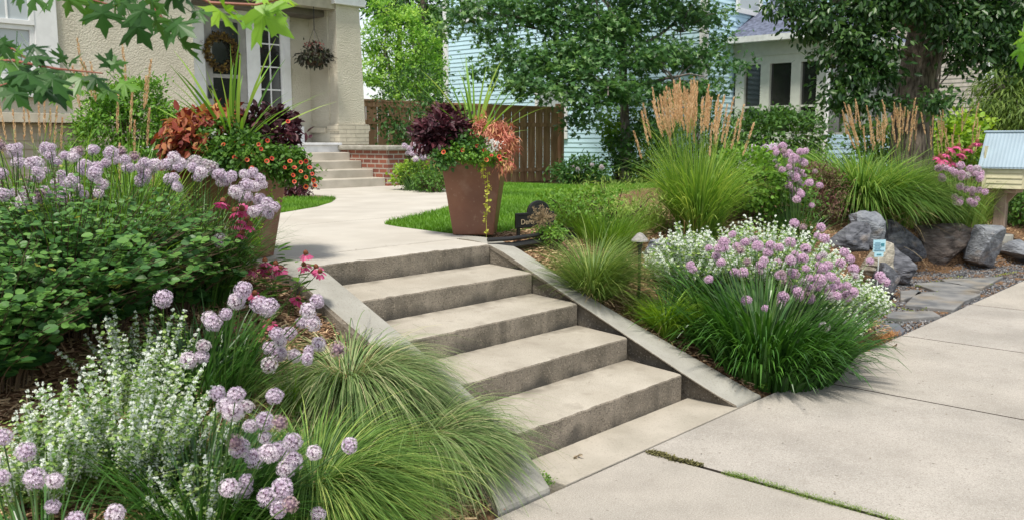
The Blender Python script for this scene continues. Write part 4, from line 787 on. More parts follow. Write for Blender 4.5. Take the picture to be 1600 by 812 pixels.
def allium(label, base, heads, kind='lilac', group='lilac globe alliums', rad=.03, leaves=500, LL=(.25,.5), w=.008, br=.07, spread=.12, a1=(.8,2.1), flow=None, lean=.0):
    base = np.array(base); t = thing('allium', label, 'flowering plant', base, group=group); n = leaves
    if n:
        g = G(); az = rng.uniform(0, 6.28, n)
        if flow is not None: az = np.where(rng.random(n) < .7, flow+rng.normal(0, .8, n), az)
        r = br*np.sqrt(rng.random(n))*2.2; p = np.stack([base[0]+r*np.cos(az), base[1]+r*np.sin(az), base[2]+0*r], -1); p[:, 2] = T_(p[:, 0], p[:, 1])-.01
        blades(g, p, az, rng.uniform(LL[0], LL[1], n), rng.uniform(0, .6, n), rng.uniform(a1[0], a1[1], n), w, K=6, power=1.5, rnd=np.clip(rng.normal(.45, .22, n), 0, 1)); g.build('leaves', GR_DEEP, t)
    for i, h in enumerate(heads):
        h = np.array(h, float); u_ = rng.random(); kd = 'pale' if u_ < .08 else ('fade' if u_ > .91 else kind); ms = HEADS[kd]; off = (h-base)*np.array([.35,.35,0]); nn = np.linalg.norm(off); off = off*min(1, spread/(nn+1e-6))
        b0 = base+off+np.array([rng.normal(0, .02), rng.normal(0, .02), 0]); b0[2] = Tz(b0[0], b0[1]); k = 7; u = np.linspace(0, 1, k)[:, None]
        pts = b0+(h-b0)*u; pts[:, :2] = b0[:2]+(h-b0)[:2]*u**1.35; g = G(); g.tube(pts, np.linspace(.0032, .0022, k), 4, cap=False, rnd=rng.random()); g.build('stem', STEMG, t)
        o = bpy.data.objects.new('flower_head', ms[i % len(ms)]); COL.objects.link(o); o.parent = t; o.matrix_parent_inverse = parent_inv(t); o.location = h
        d = Vector(pts[-1]-pts[-2]).normalized(); o.rotation_euler = (d+Vector(rng.normal(0, .2, 3))).to_track_quat('Z', 'Y').to_euler(); o.scale = [rad/.03*rng.uniform(.70, 1.12)]*3
    return t
def zh(lst, z, dz=.04): return [PZ(x, y, z+rng.normal(0, dz)) for x, y in lst]
def dh(lst, d, dd=.12): return [P(x, y, d+rng.normal(0, dd)) for x, y in lst]
front = [(340,614),(369,616),(364,642),(385,635),(429,618),(391,665),(414,657),(437,660),(414,683),(374,699),(398,715),(420,707),(436,704),(457,690),(491,706),(546,695),(457,718),(446,732),(385,750),(382,766),(358,761),(441,763),(417,776),(454,787),(435,795),(497,803),(352,632),(368,690)]
allium('lilac globe allium with dark strappy leaves beside the green sedge', bs(310,745,3.15), dh(front, 2.95, .1), rad=.031, leaves=1500, LL=(.3,.55), w=.008, flow=-.3)
allium('lilac globe allium at the bottom left corner', bs(60,830,2.75), dh([(2,745),(55,746),(86,750),(40,705),(82,790),(180,802),(118,812),(4,682),(-15,720)], 2.45, .05), rad=.026, leaves=150)
allium('group of three lilac globes above the white calamint', bs(290,650,3.9), dh([(318,540),(316,556),(295,562)], 3.6, .03), rad=.031, leaves=220)
mid = [(380,452),(376,463),(370,470),(405,475),(422,477),(415,484),(353,490),(333,504),(481,485),(495,470),(471,504),(489,504),(432,521),(452,520),(438,533),(436,552),(421,543),(460,555),(480,560),(482,548),(498,537),(528,545),(421,570),(327,496),(440,548)]
allium('lilac globe allium in the wood chips under the coneflowers', bs(335,600,4.0), dh(mid, 3.85, .1), rad=.032, leaves=190, LL=(.3,.5), flow=.2)
allium('single lilac globe in front of the dark leafy shrub', bs(262,560,4.1), dh([(255,466)], 3.6, 0), rad=.032, leaves=0)
def cloud(n, x0, x1, y0, y1, seed): r = np.random.default_rng(seed); return [(r.uniform(x0, x1), r.uniform(y0, y1)) for _ in range(n)]
allium('lilac globe allium at the left edge in front of the plumes', bs(20,330,4.5), dh(cloud(34, -30, 75, 228, 325, 1), 4.25, .25), rad=.028, leaves=700, LL=(.4,.7))
allium('lilac globe allium with the densest heads behind the dark shrub', bs(115,330,4.6), dh(cloud(36, 60, 165, 226, 318, 2)+[(95,290),(100,300)], 4.4, .2), rad=.029, leaves=800, LL=(.4,.7))
allium('lilac globe allium in front of the house shrub', bs(200,335,4.7), dh([(173,239),(189,237),(180,248),(195,250),(226,255),(243,258),(226,273),(222,282),(210,245),(165,255),(150,262),(218,262),(236,266),(200,262)]+[(272,247),(278,261),(272,277),(278,293),(262,258),(266,280),(283,255),(276,291)], 4.45, .12), rad=.033, leaves=900, LL=(.4,.7))
lp = [(305,254),(321,256),(315,269),(309,277),(343,273),(345,285),(362,275),(352,282),(382,273),(395,270),(406,279),(398,291),(388,307),(376,307),(368,300),(406,313),(408,329),(396,331),(421,335),(429,323),(410,288),(385,290),(345,376),(330,262),(300,262),(418,318)]
allium('lilac globe allium leaning in front of the left planter', bs(315,420,4.75), dh(lp, 4.35, .1), rad=.032, leaves=600, LL=(.4,.7))
z7 = [(240,168),(205,200),(185,225),(210,225),(145,222),(175,255),(195,280),(72,290),(84,307),(147,345),(295,428),(370,460),(440,413),(433,440),(443,475),(605,537),(248,317),(282,318),(298,277),(345,315),(352,290),(365,270),(270,232),(255,215),(290,200),(325,190),(340,215),(390,210),(380,240),(418,280),(435,322),(482,323),(452,358),(460,282),(425,220),(487,245),(520,262),(530,225),(530,303),(515,385),(490,385),(505,415),(540,400),(525,360),(545,340),(565,345),(590,345),(580,310),(583,290),(620,290),(622,330),(608,368),(650,348),(625,390),(628,415),(655,410),(665,375),(690,410),(695,370),(718,395),(668,283),(683,240),(706,265),(728,335),(720,305),(785,275),(825,335),(848,355),(580,260),(600,250),(630,335),(550,380),(575,372),(470,200),(520,140),(590,140),(605,185),(485,125),(577,175),(430,330),(500,262),(470,270),(600,300),(640,375),(500,395),(545,420)]
z7 = [(1050+a/2.5375, 300+b/2.5375) for a, b in z7]
allium('pink lilac globe allium clump beside the sidewalk', bs(1190,560,6.1), dh(z7, 6.25, .22), 'pink', rad=.036, leaves=2100, LL=(.28,.70), w=.021, br=.22, spread=.3, a1=(.9,2.6))
rr_ = np.random.default_rng(4); rear = [(1246+rr_.normal(0, 13)+(k/46-.5)*30, 230+k*1.75+rr_.normal(0, 8)) for k in range(46)]
allium('pink globe allium between the reed grass and the reddish shrub', bs(1245,330,8.3), dh(rear, 8.3, .15), 'pink', rad=.037, leaves=300)
lib = [(1466+rr_.uniform(0,72), 262+rr_.uniform(-6,18)) for k in range(22)]+[(1480+rr_.uniform(0,50), 296+rr_.uniform(0,22)) for k in range(9)]+[(1500,292),(1510,296),(1530,297),(1539,300)]
allium('pink globe allium left of the little library box', GP(1508,348), dh(lib, 10.8, .15), 'pink', rad=.042, leaves=500)
allium('pale lilac allium behind the small cone light by the brick wall', bs(648,288,12.9), dh([(632,228),(640,232),(648,226),(655,230),(662,228),(668,234),(645,240),(655,238),(637,240),(660,246),(650,250),(668,245)], 12.8, .1), rad=.045, leaves=150)
allium('pale lilac flowers half hidden behind the leafy green perennial', bs(1170,300,9.2), dh([(1152+rr_.uniform(0,60), 228+rr_.uniform(0,22)) for _ in range(24)], 9.1, .15), rad=.036, leaves=100)
allium('pale pink blossoms in the dark bush right of the fence', bs(900,280,18), dh([(895,262),(902,265),(925,258),(940,262),(1050,228),(1045,240),(1056,236)], 17.6, .1), 'pale', rad=.05, leaves=0)
# ---- calamint: airy white flowering mounds
BLW = leafm('white_blossom', (.74,.78,.72), (.90,.92,.88), .45, .7); L_CAL = leafm('calamint_leaf', (.08,.17,.05), (.36,.48,.22), .35, .6, c=(.18,.31,.10))
def calamint(label, base, n, spread, H, fs=.006, den=70, lean=(0,0), fls=.05, group='white flowering calamints', white=1.):
    t = thing('calamint', label, 'flowering plant', base, group=group); s = G(); gl = G(); fw = G(); pos = []; lps = []
    for i in range(n):
        a = rng.uniform(0, 6.28); r = spread*math.sqrt(rng.random()); h = H*rng.uniform(.7, 1.12)*(1-.4*(r/spread)**2); p0 = np.array([base[0]+.35*r*math.cos(a), base[1]+.35*r*math.sin(a), base[2]-.01]); p0[2] = Tz(p0[0], p0[1])-.01
        p1 = np.array([base[0]+r*math.cos(a)+lean[0], base[1]+r*math.sin(a)+lean[1], base[2]+h]); k = 7; u = np.linspace(0, 1, k)[:, None]; pts = p0+(p1-p0)*u; pts[:, :2] = p0[:2]+(p1-p0)[:2]*u**1.3
        s.tube(pts, np.linspace(.0016, .0008, k), 3, cap=False, rnd=.3)
        def at(uu): return np.stack([np.interp(uu, u[:, 0], pts[:, j]) for j in range(3)], -1)
        lv = np.round(rng.uniform(.35, 1, den)*16)/16+rng.normal(0, .006, den); w = (1.05-lv)*fls+.004
        pos.append(at(np.clip(lv, 0, 1))+rdir(den)*w[:, None]*rng.random((den, 1))**.5*np.array([1,1,.5])); m = den//2; lps.append(at(rng.uniform(.1, .95, m))+rng.normal(0, .012, (m, 3)))
    pos = np.concatenate(pos); m = len(pos); fw.inst([(0,0,0),(.6,.35,.3),(0,1,0),(-.6,.35,.3)], [(0,1,2,3)], pos, basis(rdir(m), unit(rdir(m)*.8+[-.35,-.45,1.])), fs*rng.uniform(.6, 1.3, m), rng.random(m))
    lps = np.concatenate(lps); m = len(lps); leafscatter(gl, OVAL, lps, rdir(m)*[1,1,.4], unit(rng.normal(0, .5, (m, 3))+[0,0,1]), fs*2.1*rng.uniform(.6, 1.3, m), rng.random(m))
    s.build('stems', STEMG, t); gl.build('leaves', L_CAL, t); fw.build('blossoms', BLW, t); return t
calamint('airy white calamint in the bottom left between the lilac globes', bs(190,735,3.35), 64, .38, .50, .0082, 190, lean=(.03,0), fls=.03)
calamint('white calamint spray reaching up before the dark shrub', bs(215,640,3.75), 26, .3, .50, .0082, 180, fls=.028)
calamint('white calamint along the bottom edge near the alliums', bs(330,790,3.2), 30, .24, .32, .0078, 170, fls=.028)
calamint('white calamint beside the bottom left lilac globes', bs(85,775,3.2), 44, .26, .40, .0078, 170, fls=.028)
calamint('white calamint leaning into the dark allium leaves', bs(265,735,3.3), 40, .24, .42, .0078, 170, fls=.028, lean=(.1,0))
calamint('thin white calamint at the far left edge', bs(20,760,3.1), 22, .22, .38, .0075, 160, fls=.028)
calamint('large white flowering calamint left of the pink alliums', bs(1078,470,6.75), 170, .38, .52, .012, 120, fls=.036)
calamint('large white flowering calamint behind the pink alliums', bs(1190,430,7.1), 300, .66, .62, .012, 130, fls=.036)
calamint('white flowering calamint spilling toward the boulders', bs(1300,480,6.9), 230, .38, .48, .012, 130, fls=.036, lean=(.03,-.06))
calamint('low white calamint tucked between allium leaves and sidewalk', bs(1285,545,6.6), 90, .26, .30, .011, 110, fls=.05, lean=(.05,-.05))
# ---- coneflowers
PPET = leafm('cone_petal', (.45,.04,.14), (.72,.16,.34), .35, .5); CONEM = plain('cone_center', (.16,.05,.02), .7, .4, 200)
def coneflower(label, base, heads, r=.03, group='pink coneflowers'):
    t = thing('coneflower', label, 'flowering plant', base, group=group); base = np.array(base)
    lg = G(); m = 26; az = rng.uniform(0, 6.28, m); hh = rng.uniform(.05, .3, m)
    leafscatter(lg, LEAF, base+np.stack([.04*np.cos(az), .04*np.sin(az), hh], -1), np.stack([np.cos(az), np.sin(az), rng.uniform(-.2, .5, m)], -1), np.array([[0,0,1.]]*m), .085*rng.uniform(.6, 1.2, m), rng.random(m)); lg.build('leaves', L_MID, t)
    for h in heads:
        h = np.array(h); b0 = base+np.array([rng.normal(0, .03), rng.normal(0, .03), 0]); k = 6; u = np.linspace(0, 1, k)[:, None]; pts = b0+(h-b0)*u; pts[:, :2] = b0[:2]+(h-b0)[:2]*u**1.4
        g = G(); g.tube(pts, .0022, 4, cap=False); so_ = g.build('stem', STEMG, t)
        g = G(); n = 13; a = np.arange(n)*2*math.pi/n; d = np.stack([np.cos(a), np.sin(a), -rng.uniform(.35, .9, n)], -1); up_ = unit(rng.normal(0, .25, 3)+[0,-.2,1])
        bb = basis(np.cross(up_[None], [[1.,0,0]]), up_[None])[0]; d = d@bb.T
        pos = h+d*np.array([.35*r]); g.inst([(0,0,0),(.17,.25,.02),(.2,.8,0),(0,1,0),(-.2,.8,0),(-.17,.25,.02)], [(0,1,2,3,4,5)], pos, basis(d, np.repeat(up_[None], n, 0)), r*1.05, rng.random(n))
        g.build('petals', PPET, t); g = G(); k = 8; V = [tuple(h+bb@np.array([r*.42*math.cos(x)*q, r*.42*math.sin(x)*q, z*r])) for q, z in ((1.,-.1),(1.05,.15),(.8,.42),(.4,.58)) for x in np.arange(k)*2*math.pi/k]+[tuple(h+bb@np.array([0,0,.62*r]))]
        F = [(i*k+j, i*k+(j+1) % k, (i+1)*k+(j+1) % k, (i+1)*k+j) for i in range(3) for j in range(k)]; g.add(V, F); g.F.append(np.array([(3*k+j, 3*k+(j+1) % k, 4*k) for j in range(k)])); g.M.append(np.zeros(k, int)); g.build('cone', CONEM, t, smooth=True)
coneflower('pink coneflower leaning over the left side wall', bs(460,520,4.85), dh([(478,396),(475,414),(494,417),(500,424)], 4.75, .03), .032)
coneflower('pink coneflowers in the wood chips below the left planter', bs(425,470,4.9), dh([(414,408),(431,412),(438,420),(420,425),(412,418),(395,420)], 4.85, .06), .034)
coneflower('low pink coneflowers among the lilac globes', bs(400,520,4.65), dh([(418,475),(466,466),(421,503),(365,505),(398,458)], 4.5, .06), .032)
coneflower('pink coneflowers in front of the left planter', bs(350,440,4.7), dh([(348,315),(378,326),(367,330),(385,345),(372,350),(378,365),(390,352)], 4.45, .06), .034)
coneflower('deep pink coneflowers behind the alliums left of the library', bs(1495,300,11.4), dh([(1468,245),(1480,240),(1490,232),(1498,228),(1472,248),(1505,240),(1500,255),(1515,232),(1485,252),(1527,222)], 11.0, .15), .06)
# ---- maple branches hanging in the upper left
L_MB = leafm('leaf_maple_near', (.018,.06,.02), (.11,.25,.04), .32, .4, c=(.035,.105,.025)); L_MBL = leafm('leaf_maple_backlit', (.12,.28,.04), (.30,.50,.08), .5, .4)  # second material paints the backlit brightness into the leaf colour
def imgdir(a, tilt=0): return unit(_rt*math.cos(a)+_up*math.sin(a)+_fw*tilt)
def maple(label, twigs, leaves, mtl):
    t = thing('maple_branch', label, 'branch', P(twigs[0][0][0], twigs[0][0][1], twigs[0][0][2])); g = G()
    for tw in twigs: g.tube([P(*q_) for q_ in tw], np.linspace(.006, .002, len(tw)), 6)
    g.build('twigs', TWIGR, t); g = G()
    for (px, py, sz, ang, face) in leaves:
        d = 2.35+rng.normal(0, .12); pos = P(px, py, d); dr = imgdir(R_(ang), rng.normal(0, .25)); n = unit(-_fw*face*.75+_up*.55+_rt*rng.normal(0, .55)+rng.normal(0, .2, 3)); L = sz*.80*d/CF
        leafscatter(g, MAPLE, pos[None], dr[None], n[None], np.array([L*.92]), np.array([np.clip(rng.normal(.45, .25), 0, 1)]))
        e = pos-dr*L*.45; g.tube([pos, pos-dr*L*.2+_up*.01, e+_up*.025], .0011, 4)
    g.build('leaves', mtl, t); return t
maple('dark maple twig hanging down from the top left of the photo', [[(60,-60,2.4),(150,-30,2.4),(225,-5,2.35),(262,38,2.35)],[(-20,-40,2.5),(90,-15,2.45),(180,10,2.4)]],
  [(110,-12,52,-115,.8),(88,-8,55,-140,.7),(150,-5,60,-105,.8),(135,-15,50,-75,.8),(178,-12,58,-70,.9),(200,-5,50,-120,.8),(158,8,62,-85,.9),(185,-30,60,-90,.8),(215,5,62,-60,.8),(205,30,66,-58,.9),(240,20,52,-80,.8),(232,-5,52,-50,.7),(262,30,58,-100,.8),(270,35,64,-30,.8),(280,60,62,-62,.7),(262,-20,60,-60,.8),(300,20,48,10,.6),(60,-15,55,-120,.8),(30,-20,50,-90,.8),(285,-8,46,-40,.7)], L_MB)
maple('bright backlit maple leaves along the top beside the door', [[(262,-30,2.3),(330,5,2.3),(400,8,2.3),(470,-8,2.3)]],
  [(330,8,72,-38,.35),(372,22,88,-20,.3),(395,12,92,-35,.35),(420,4,60,-42,.4),(440,-4,44,-15,.5),(405,-6,48,0,.5),(345,5,60,-55,.4)], L_MBL)
maple('lower maple twig spreading in front of the left window', [[(-60,100,2.5),(20,95,2.45),(90,108,2.4),(160,115,2.35)],[(-40,60,2.5),(10,70,2.5),(45,95,2.45)],[(-60,130,2.6),(0,135,2.55),(60,118,2.5)]],
  [(100,98,40,100,.8),(108,100,38,45,.8),(168,106,38,75,.8),(172,102,34,20,.7),(90,112,55,-20,.7),(115,118,60,-25,.6),(140,118,48,-30,.5),(185,130,45,-10,.45),(160,135,48,-35,.5),(60,105,60,-30,.7),(40,90,55,10,.7),(70,115,70,-40,.7),(30,110,70,-25,.6),(5,75,55,-40,.7),(-5,95,65,-20,.7),(20,120,75,-20,.6),(50,130,70,-30,.6),(-10,125,70,-10,.6),(0,60,45,-60,.8),(25,78,50,-80,.8),(45,72,45,-20,.6),(80,128,62,-55,.7),(10,140,60,-35,.6),(-12,70,50,-30,.8),(35,100,60,-70,.8),(55,88,48,-10,.6),(95,135,50,-60,.7)], L_MB)
maple('single bright leaf hanging at the right edge of the photo', [[(1640,20,2.4),(1612,50,2.4),(1603,70,2.4)]], [(1597,68,50,-95,.9),(1605,50,40,-80,.9)], L_MBL)
# ================================================================== OBJECTS
POT = noisem('pot_bronze', (.17,.065,.038), (.26,.115,.068), 2.5, .42, .15, 30, spec=.5, extra=chain(speck(1.8,.5,.7,(.11,.05,.035),.6), speck(40,.64,.72,(.36,.24,.18),.35), speck(7,.6,.7,(.30,.18,.13),.35))); SOIL = plain('soil', (.04,.028,.02), .95)
MB_P = [leafm('bell_petal', (.45,.03,.02), (.80,.30,.06), .25, .5, c=(.55,.06,.03))]; MB_C = plain('bell_center', (.10,.01,.01), .6); WPET = leafm('white_petal', (.7,.7,.66), (.88,.88,.86), .3)
def planter(label, c, rz, H, wb, wt, spec_):
    t = thing('planter', label, 'planter', c, 0, 'tall tapered planters flanking the steps'); c = np.array(c); ca, sa = math.cos(rz), math.sin(rz)
    def sq(w, z): return [(c[0]+ca*x*w-sa*y*w, c[1]+sa*x*w+ca*y*w, c[2]+z) for x, y in ((-.5,-.5),(.5,-.5),(.5,.5),(-.5,.5))]
    g = G(); rings = [(wb,0),(wt,H),(wt+.02,H+.004),(wt+.02,H+.03),(wt-.03,H+.03),(wt-.04,H-.06)]; V = []; [V.extend(sq(w, z)) for w, z in rings]
    F = [(i*4+j, i*4+(j+1) % 4, (i+1)*4+(j+1) % 4, (i+1)*4+j) for i in range(5) for j in range(4)]+[(3,2,1,0)]; g.add(V, F); g.build('pot', POT, t, bevel=.006)
    g = G(); g.add(sq(wt-.035, H-.05), [(0,1,2,3)]); g.build('soil', SOIL, t)
    top = c+np.array([0,0,H])
    # spike plant
    n = spec_['spikes']; az = rng.uniform(0, 6.28, n); tl = rng.uniform(.03, 1.6, n); g = G()
    blades(g, np.repeat([top+[0,0,.05]], n, 0)+rng.normal(0, .015, (n, 3)), az, rng.uniform(.5, .78, n), tl*.8, tl*.95+rng.uniform(.05, .45, n), .024, K=7, power=2.2, twist=rng.normal(0, .9, n)); g.build('spike_plant', leafm('spike_blade', (.07,.17,.03), (.36,.50,.14), .35, .4, c=(.16,.32,.06)), t)
    for nm, mt, T, sz, blobs, kw in spec_['foliage']:
        g = G(); crown(g, [(*(top+np.array(b[:3])), *b[3:]) for b in blobs], T, sz, **kw)
        if nm == 'creeping_jenny': g.tube([top+np.array(b[:3])+o_ for b in blobs for o_ in ([0,0,b[5]*.8],[0,0,-b[5]*.8])], .002, 3)
        g.build(nm, mt, t)
    k = rng
    for (off, r) in spec_['bells']:
        h = top+np.array(off); g = G(); u = unit(np.array([off[0], off[1], .15])+k.normal(0, .25, 3)+np.array([-.35,-.4,.3])); bb = basis(np.cross(u[None], [[0,0,1.]]), u[None])[0]; m = 10
        V = [h-u*r*.5]+[h+bb@np.array([r*math.cos(a)*q, r*math.sin(a)*q, z]) for q, z in ((.5,-r*.05),(1,r*.1)) for a in np.arange(m)*2*math.pi/m]
        g.add(V, np.array([(0, 1+j, 1+(j+1) % m) for j in range(m)]), .2, 1); g.F.append(np.array([(1+j, 1+m+j, 1+m+(j+1) % m, 1+(j+1) % m) for j in range(m)])+0); g.M.append(np.zeros(m, int)); g.A[0][1+m:] = rng.uniform(.55,1); g.build('bell_flower', [MB_P[0], MB_C], t)
    return t
def bells(n, cx, cy, cz, rx, ry, rz_, seed): r = np.random.default_rng(seed); o = []; 
def pblob(base, H, px, py, d):  # offset of a world point from the planter top
    return P(px, py, d)-(np.array(base)+np.array([0,0,H]))
pr_ = (1.83, 2.10, .856); HR = .60
def belln(base, H, lst, d, r=.016): return [(tuple(pblob(base, H, x, y, d+rng.normal(0, .05))), r*rng.uniform(.85, 1.15)) for x, y in lst]
def bb_(base, H, px, py, d, rx, ry, rz, n): o = pblob(base, H, px, py, d); return (*o, rx, ry, rz, n)
CW_L = leafm('coleus_coral', (.13,.025,.02), (.50,.27,.09), .3, .5, c=(.28,.06,.035)); CW_P = leafm('coleus_pink', (.42,.12,.08), (.68,.48,.20), .3, .5, c=(.60,.26,.18))
Bm = (1.95-.16, 2.24-.03)
bR = (1.86, 2.13, .856)
planter('bronze planter right of the steps with dark red and white flowers', bR, R_(38), .60, .31, .475, dict(spikes=42, foliage=[
 ('burgundy_coleus', L_BURG, LEAF, .055, [bb_(bR,.6,690,205,6.75,.2,.2,.16,75), bb_(bR,.6,672,215,6.7,.11,.11,.12,25), bb_(bR,.6,705,185,6.9,.12,.12,.09,22)], dict(spread=.035, per=22)),
 ('pink_coleus', CW_P, NAR, .075, [bb_(bR,.6,760,205,6.85,.13,.13,.11,36), bb_(bR,.6,786,225,6.8,.07,.07,.14,26), bb_(bR,.6,785,250,6.75,.035,.035,.09,10)], dict(spread=.035, per=24, droop=1.2)),
 ('bell_foliage', L_FRESH, OVAL, .024, [bb_(bR,.6,735,240,6.62,.16,.1,.07,40), bb_(bR,.6,760,248,6.7,.14,.1,.05,30), bb_(bR,.6,712,238,6.6,.12,.1,.06,20)], dict(spread=.03, per=24)),
 ('dark_trailing_leaves', L_DARK, OVAL, .03, [bb_(bR,.6,695,248,6.55,.1,.1,.07,22), bb_(bR,.6,725,225,6.7,.18,.15,.08,30)], dict(spread=.035, per=20)),
 ('white_begonia', WPET, OVAL, .022, [bb_(bR,.6,766,228,6.68,.07,.07,.04,24)], dict(spread=.022, per=7)),
 ('creeping_jenny', leafm('jenny', (.30,.36,.05), (.62,.60,.12), .3), OVAL, .02, [bb_(bR,.6,755,260,6.62,.012,.012,.1,7), bb_(bR,.6,762,300,6.65,.01,.01,.18,14), bb_(bR,.6,760,345,6.72,.008,.008,.16,9)], dict(spread=.007, per=6))],
 bells=belln(bR,.6,[(723,235),(740,236),(742,241),(757,235),(760,250),(735,250),(780,245),(782,250),(702,232),(710,240),(693,238),(745,228),(768,243),(728,246)],6.58,.016)))
bL = (-.185, 2.19, .856)
planter('bronze planter left of the steps with trailing coral and orange flowers', bL, R_(20), .60, .31, .475, dict(spikes=46, foliage=[
 ('coral_coleus', CW_L, LEAF, .07, [bb_(bL,.6,320,200,5.4,.17,.17,.12,60), bb_(bL,.6,295,228,5.25,.11,.1,.16,45), bb_(bL,.6,345,190,5.6,.14,.12,.09,35)], dict(spread=.035, per=24, droop=1.3)),
 ('burgundy_coleus', L_BURG, LEAF, .06, [bb_(bL,.6,415,195,5.6,.15,.14,.10,36), bb_(bL,.6,440,215,5.5,.09,.09,.08,20), bb_(bL,.6,430,182,5.7,.10,.1,.05,12)], dict(spread=.035, per=18)),
 ('bell_foliage', L_MID, OVAL, .026, [bb_(bL,.6,380,240,5.25,.22,.16,.12,90), bb_(bL,.6,440,250,5.35,.16,.12,.10,60), bb_(bL,.6,465,268,5.4,.11,.1,.09,36), bb_(bL,.6,350,215,5.3,.15,.12,.1,36)], dict(spread=.032, per=24)),
 ('dark_trailing_leaves', L_DARK, OVAL, .035, [bb_(bL,.6,370,225,5.45,.2,.18,.12,50), bb_(bL,.6,340,250,5.25,.16,.12,.08,30)], dict(spread=.04, per=20)),
 ('white_begonia', WPET, OVAL, .022, [bb_(bL,.6,336,212,5.2,.02,.02,.02,3), bb_(bL,.6,338,224,5.2,.02,.02,.02,3)], dict(spread=.015, per=6)),
 ('trailing_leaves', L_LIME, OVAL, .022, [bb_(bL,.6,402,360,5.15,.02,.02,.14,14), bb_(bL,.6,424,310,5.3,.05,.05,.05,10)], dict(spread=.012, per=8))],
 bells=belln(bL,.6,[(349,226),(365,224),(379,226),(349,247),(367,246),(397,246),(393,263),(375,256),(418,220),(408,233),(417,252),(425,248),(396,240),(460,262),(470,254),(478,252),(458,274),(478,277),(488,272),(478,292),(460,284),(450,190),(490,282),(445,262),(470,268),(492,290),(484,262),(453,252),(404,226),(386,250)],5.12,.0135)))
# loose long spike leaves seen arching sideways are part of each spike plant above
BLK = plain('sign_black', (.018,.018,.018), .45, .1); GOLD = plain('sign_gold', (.50,.40,.26), .5)
def text(s, size, m, parent, loc, rot, name='lettering'):
    cu = bpy.data.curves.new('t', 'FONT'); cu.body = s; cu.size = size; cu.extrude = .001; to = bpy.data.objects.new('t', cu); COL.objects.link(to)
    me = bpy.data.meshes.new_from_object(to.evaluated_get(bpy.context.evaluated_depsgraph_get())); bpy.data.objects.remove(to); me.materials.clear(); me.materials.append(m); me.name = name
    o = bpy.data.objects.new(name, me); COL.objects.link(o); o.parent = parent; o.location = loc; o.rotation_euler = rot; return o
# address sign
a = P(808,384,6.95); a[2] = Tz(a[0], a[1]); sg = thing('address_sign', 'black arched address plaque on a low post beside the right planter', 'sign', a, 0)
zb_ = P(808,357,6.95)[2]-a[2]; zt_ = P(808,333,6.95)[2]-a[2]; wd = .36; rzs = R_(-12)
def lo(o): o.rotation_euler = (0,0,0); return o
sg.rotation_euler = (0,0,rzs)
def childbuild(g, name, m, par, **k):
    o = g.build(name, m, None, **k); o.parent = par; return o
hh = zt_-zb_; cx = wd*.57; prof = [(-.015,zb_),(wd,zb_),(wd,zt_)]+[(cx+wd*.30*math.cos(x), zt_+hh*.78*math.sin(x)) for x in np.linspace(0, math.pi, 16)]+[(-.015,zt_)]
g = G(); g.prism(prof, -.012, .012, axis='y'); childbuild(g, 'plaque', BLK, sg, bevel=.004, fixn=True)
pr2 = [(-.003,zb_+.012),(wd-.012,zb_+.012),(wd-.012,zt_-.012),(cx+wd*.27,zt_-.012)]+[(cx+wd*.27*math.cos(x), zt_-.01+hh*.70*math.sin(x)) for x in np.linspace(.05, math.pi-.05, 14)]+[(cx-wd*.27,zt_-.012),(-.003,zt_-.012)]
g = G(); 
for i in range(len(pr2)):
    p_, q_ = pr2[i], pr2[(i+1) % len(pr2)]; g.tube([(p_[0],-.014,p_[1]),(q_[0],-.014,q_[1])], .0022, 5)
childbuild(g, 'rim', BLK, sg)
g = G(); g.box((0,-.01,-.1),(.022,.01,zb_)); childbuild(g, 'post', BLK, sg); g = G(); g.box((wd-.05,-.01,-.1),(wd-.028,.01,zb_)); childbuild(g, 'post', BLK, sg)
text('Dero', .058, GOLD, sg, (.025,-.0145,zb_+.03), (math.pi/2,0,0))
# dried seed head in front of it
dp = P(855,380,6.85); dp[2] = Tz(dp[0], dp[1]); t = thing('dried_flower', 'dry tan seed head spray in front of the black plaque', 'dried flower', dp); g = G(); ctr = P(847,341,6.83)
g.tube([dp, (dp+ctr)/2+[.01,0,.01], ctr], .0025, 4)
for i in range(170):
    d = rdir(1)[0]*np.array([.17,.08,.10])*rng.uniform(.4, 1); e = ctr+d+[0,0,.01]; g.tube([ctr+d*.15, ctr+d*.6+rng.normal(0, .006, 3), e], .0011, 3, cap=False); g.inst(DIA[0], DIA[1], np.repeat(e[None], 4, 0), basis(rdir(4), rdir(4)), .013, rng.random(4))
g.build('spray', leafm('dry_tan', (.18,.13,.07), (.46,.35,.20), .2, .9), t)
# lawn edging
pts = [PZ(x, y, .86) for x, y in ((762,376),(800,374),(835,369),(872,362),(900,358))]; g = G(); g.tube([q_+[0,0,.005] for q_ in pts], .016, 8); g.tube([q_-[0,0,.05] for q_ in pts], .03, 4); tag(g.build('lawn_edging', BLK, smooth=False), 'black plastic lawn edging strip behind the address plaque', 'edging')
# path lights
LMET = plain('light_hat_grey', (.42,.40,.38), .5, .1, 40, metal=.3); LPOLE = plain('light_pole', (.045,.04,.035), .5)
def pathlight(label, base, H, r, mh):
    t = thing('path_light', label, 'garden light', base, group='cone topped path lights'); b = np.array(base)
    g = G(); g.tube([b+[0,0,-.03], b+[0,0,H*.8]], .011, 10); g.tube([b+[0,0,H*.78], b+[0,0,H*.90]], [.016,.026], 10); g.build('stake', LPOLE, t)
    g = G(); g.tube([b+[0,0,H*.88], b+[0,0,H*.90], b+[0,0,H*.985], b+[0,0,H]], [r,r*.97,r*.35,r*.05], 20); g.build('hat', mh, t, smooth=False)
lb = P(998,470,6.35); lb[2] = Tz(lb[0], lb[1]); pathlight('cone topped path light in front of the white flowers', lb, P(1001,362,6.35)[2]-lb[2], .062, plain('light_hat_worn', (.26,.245,.23), .6, .25, 60))
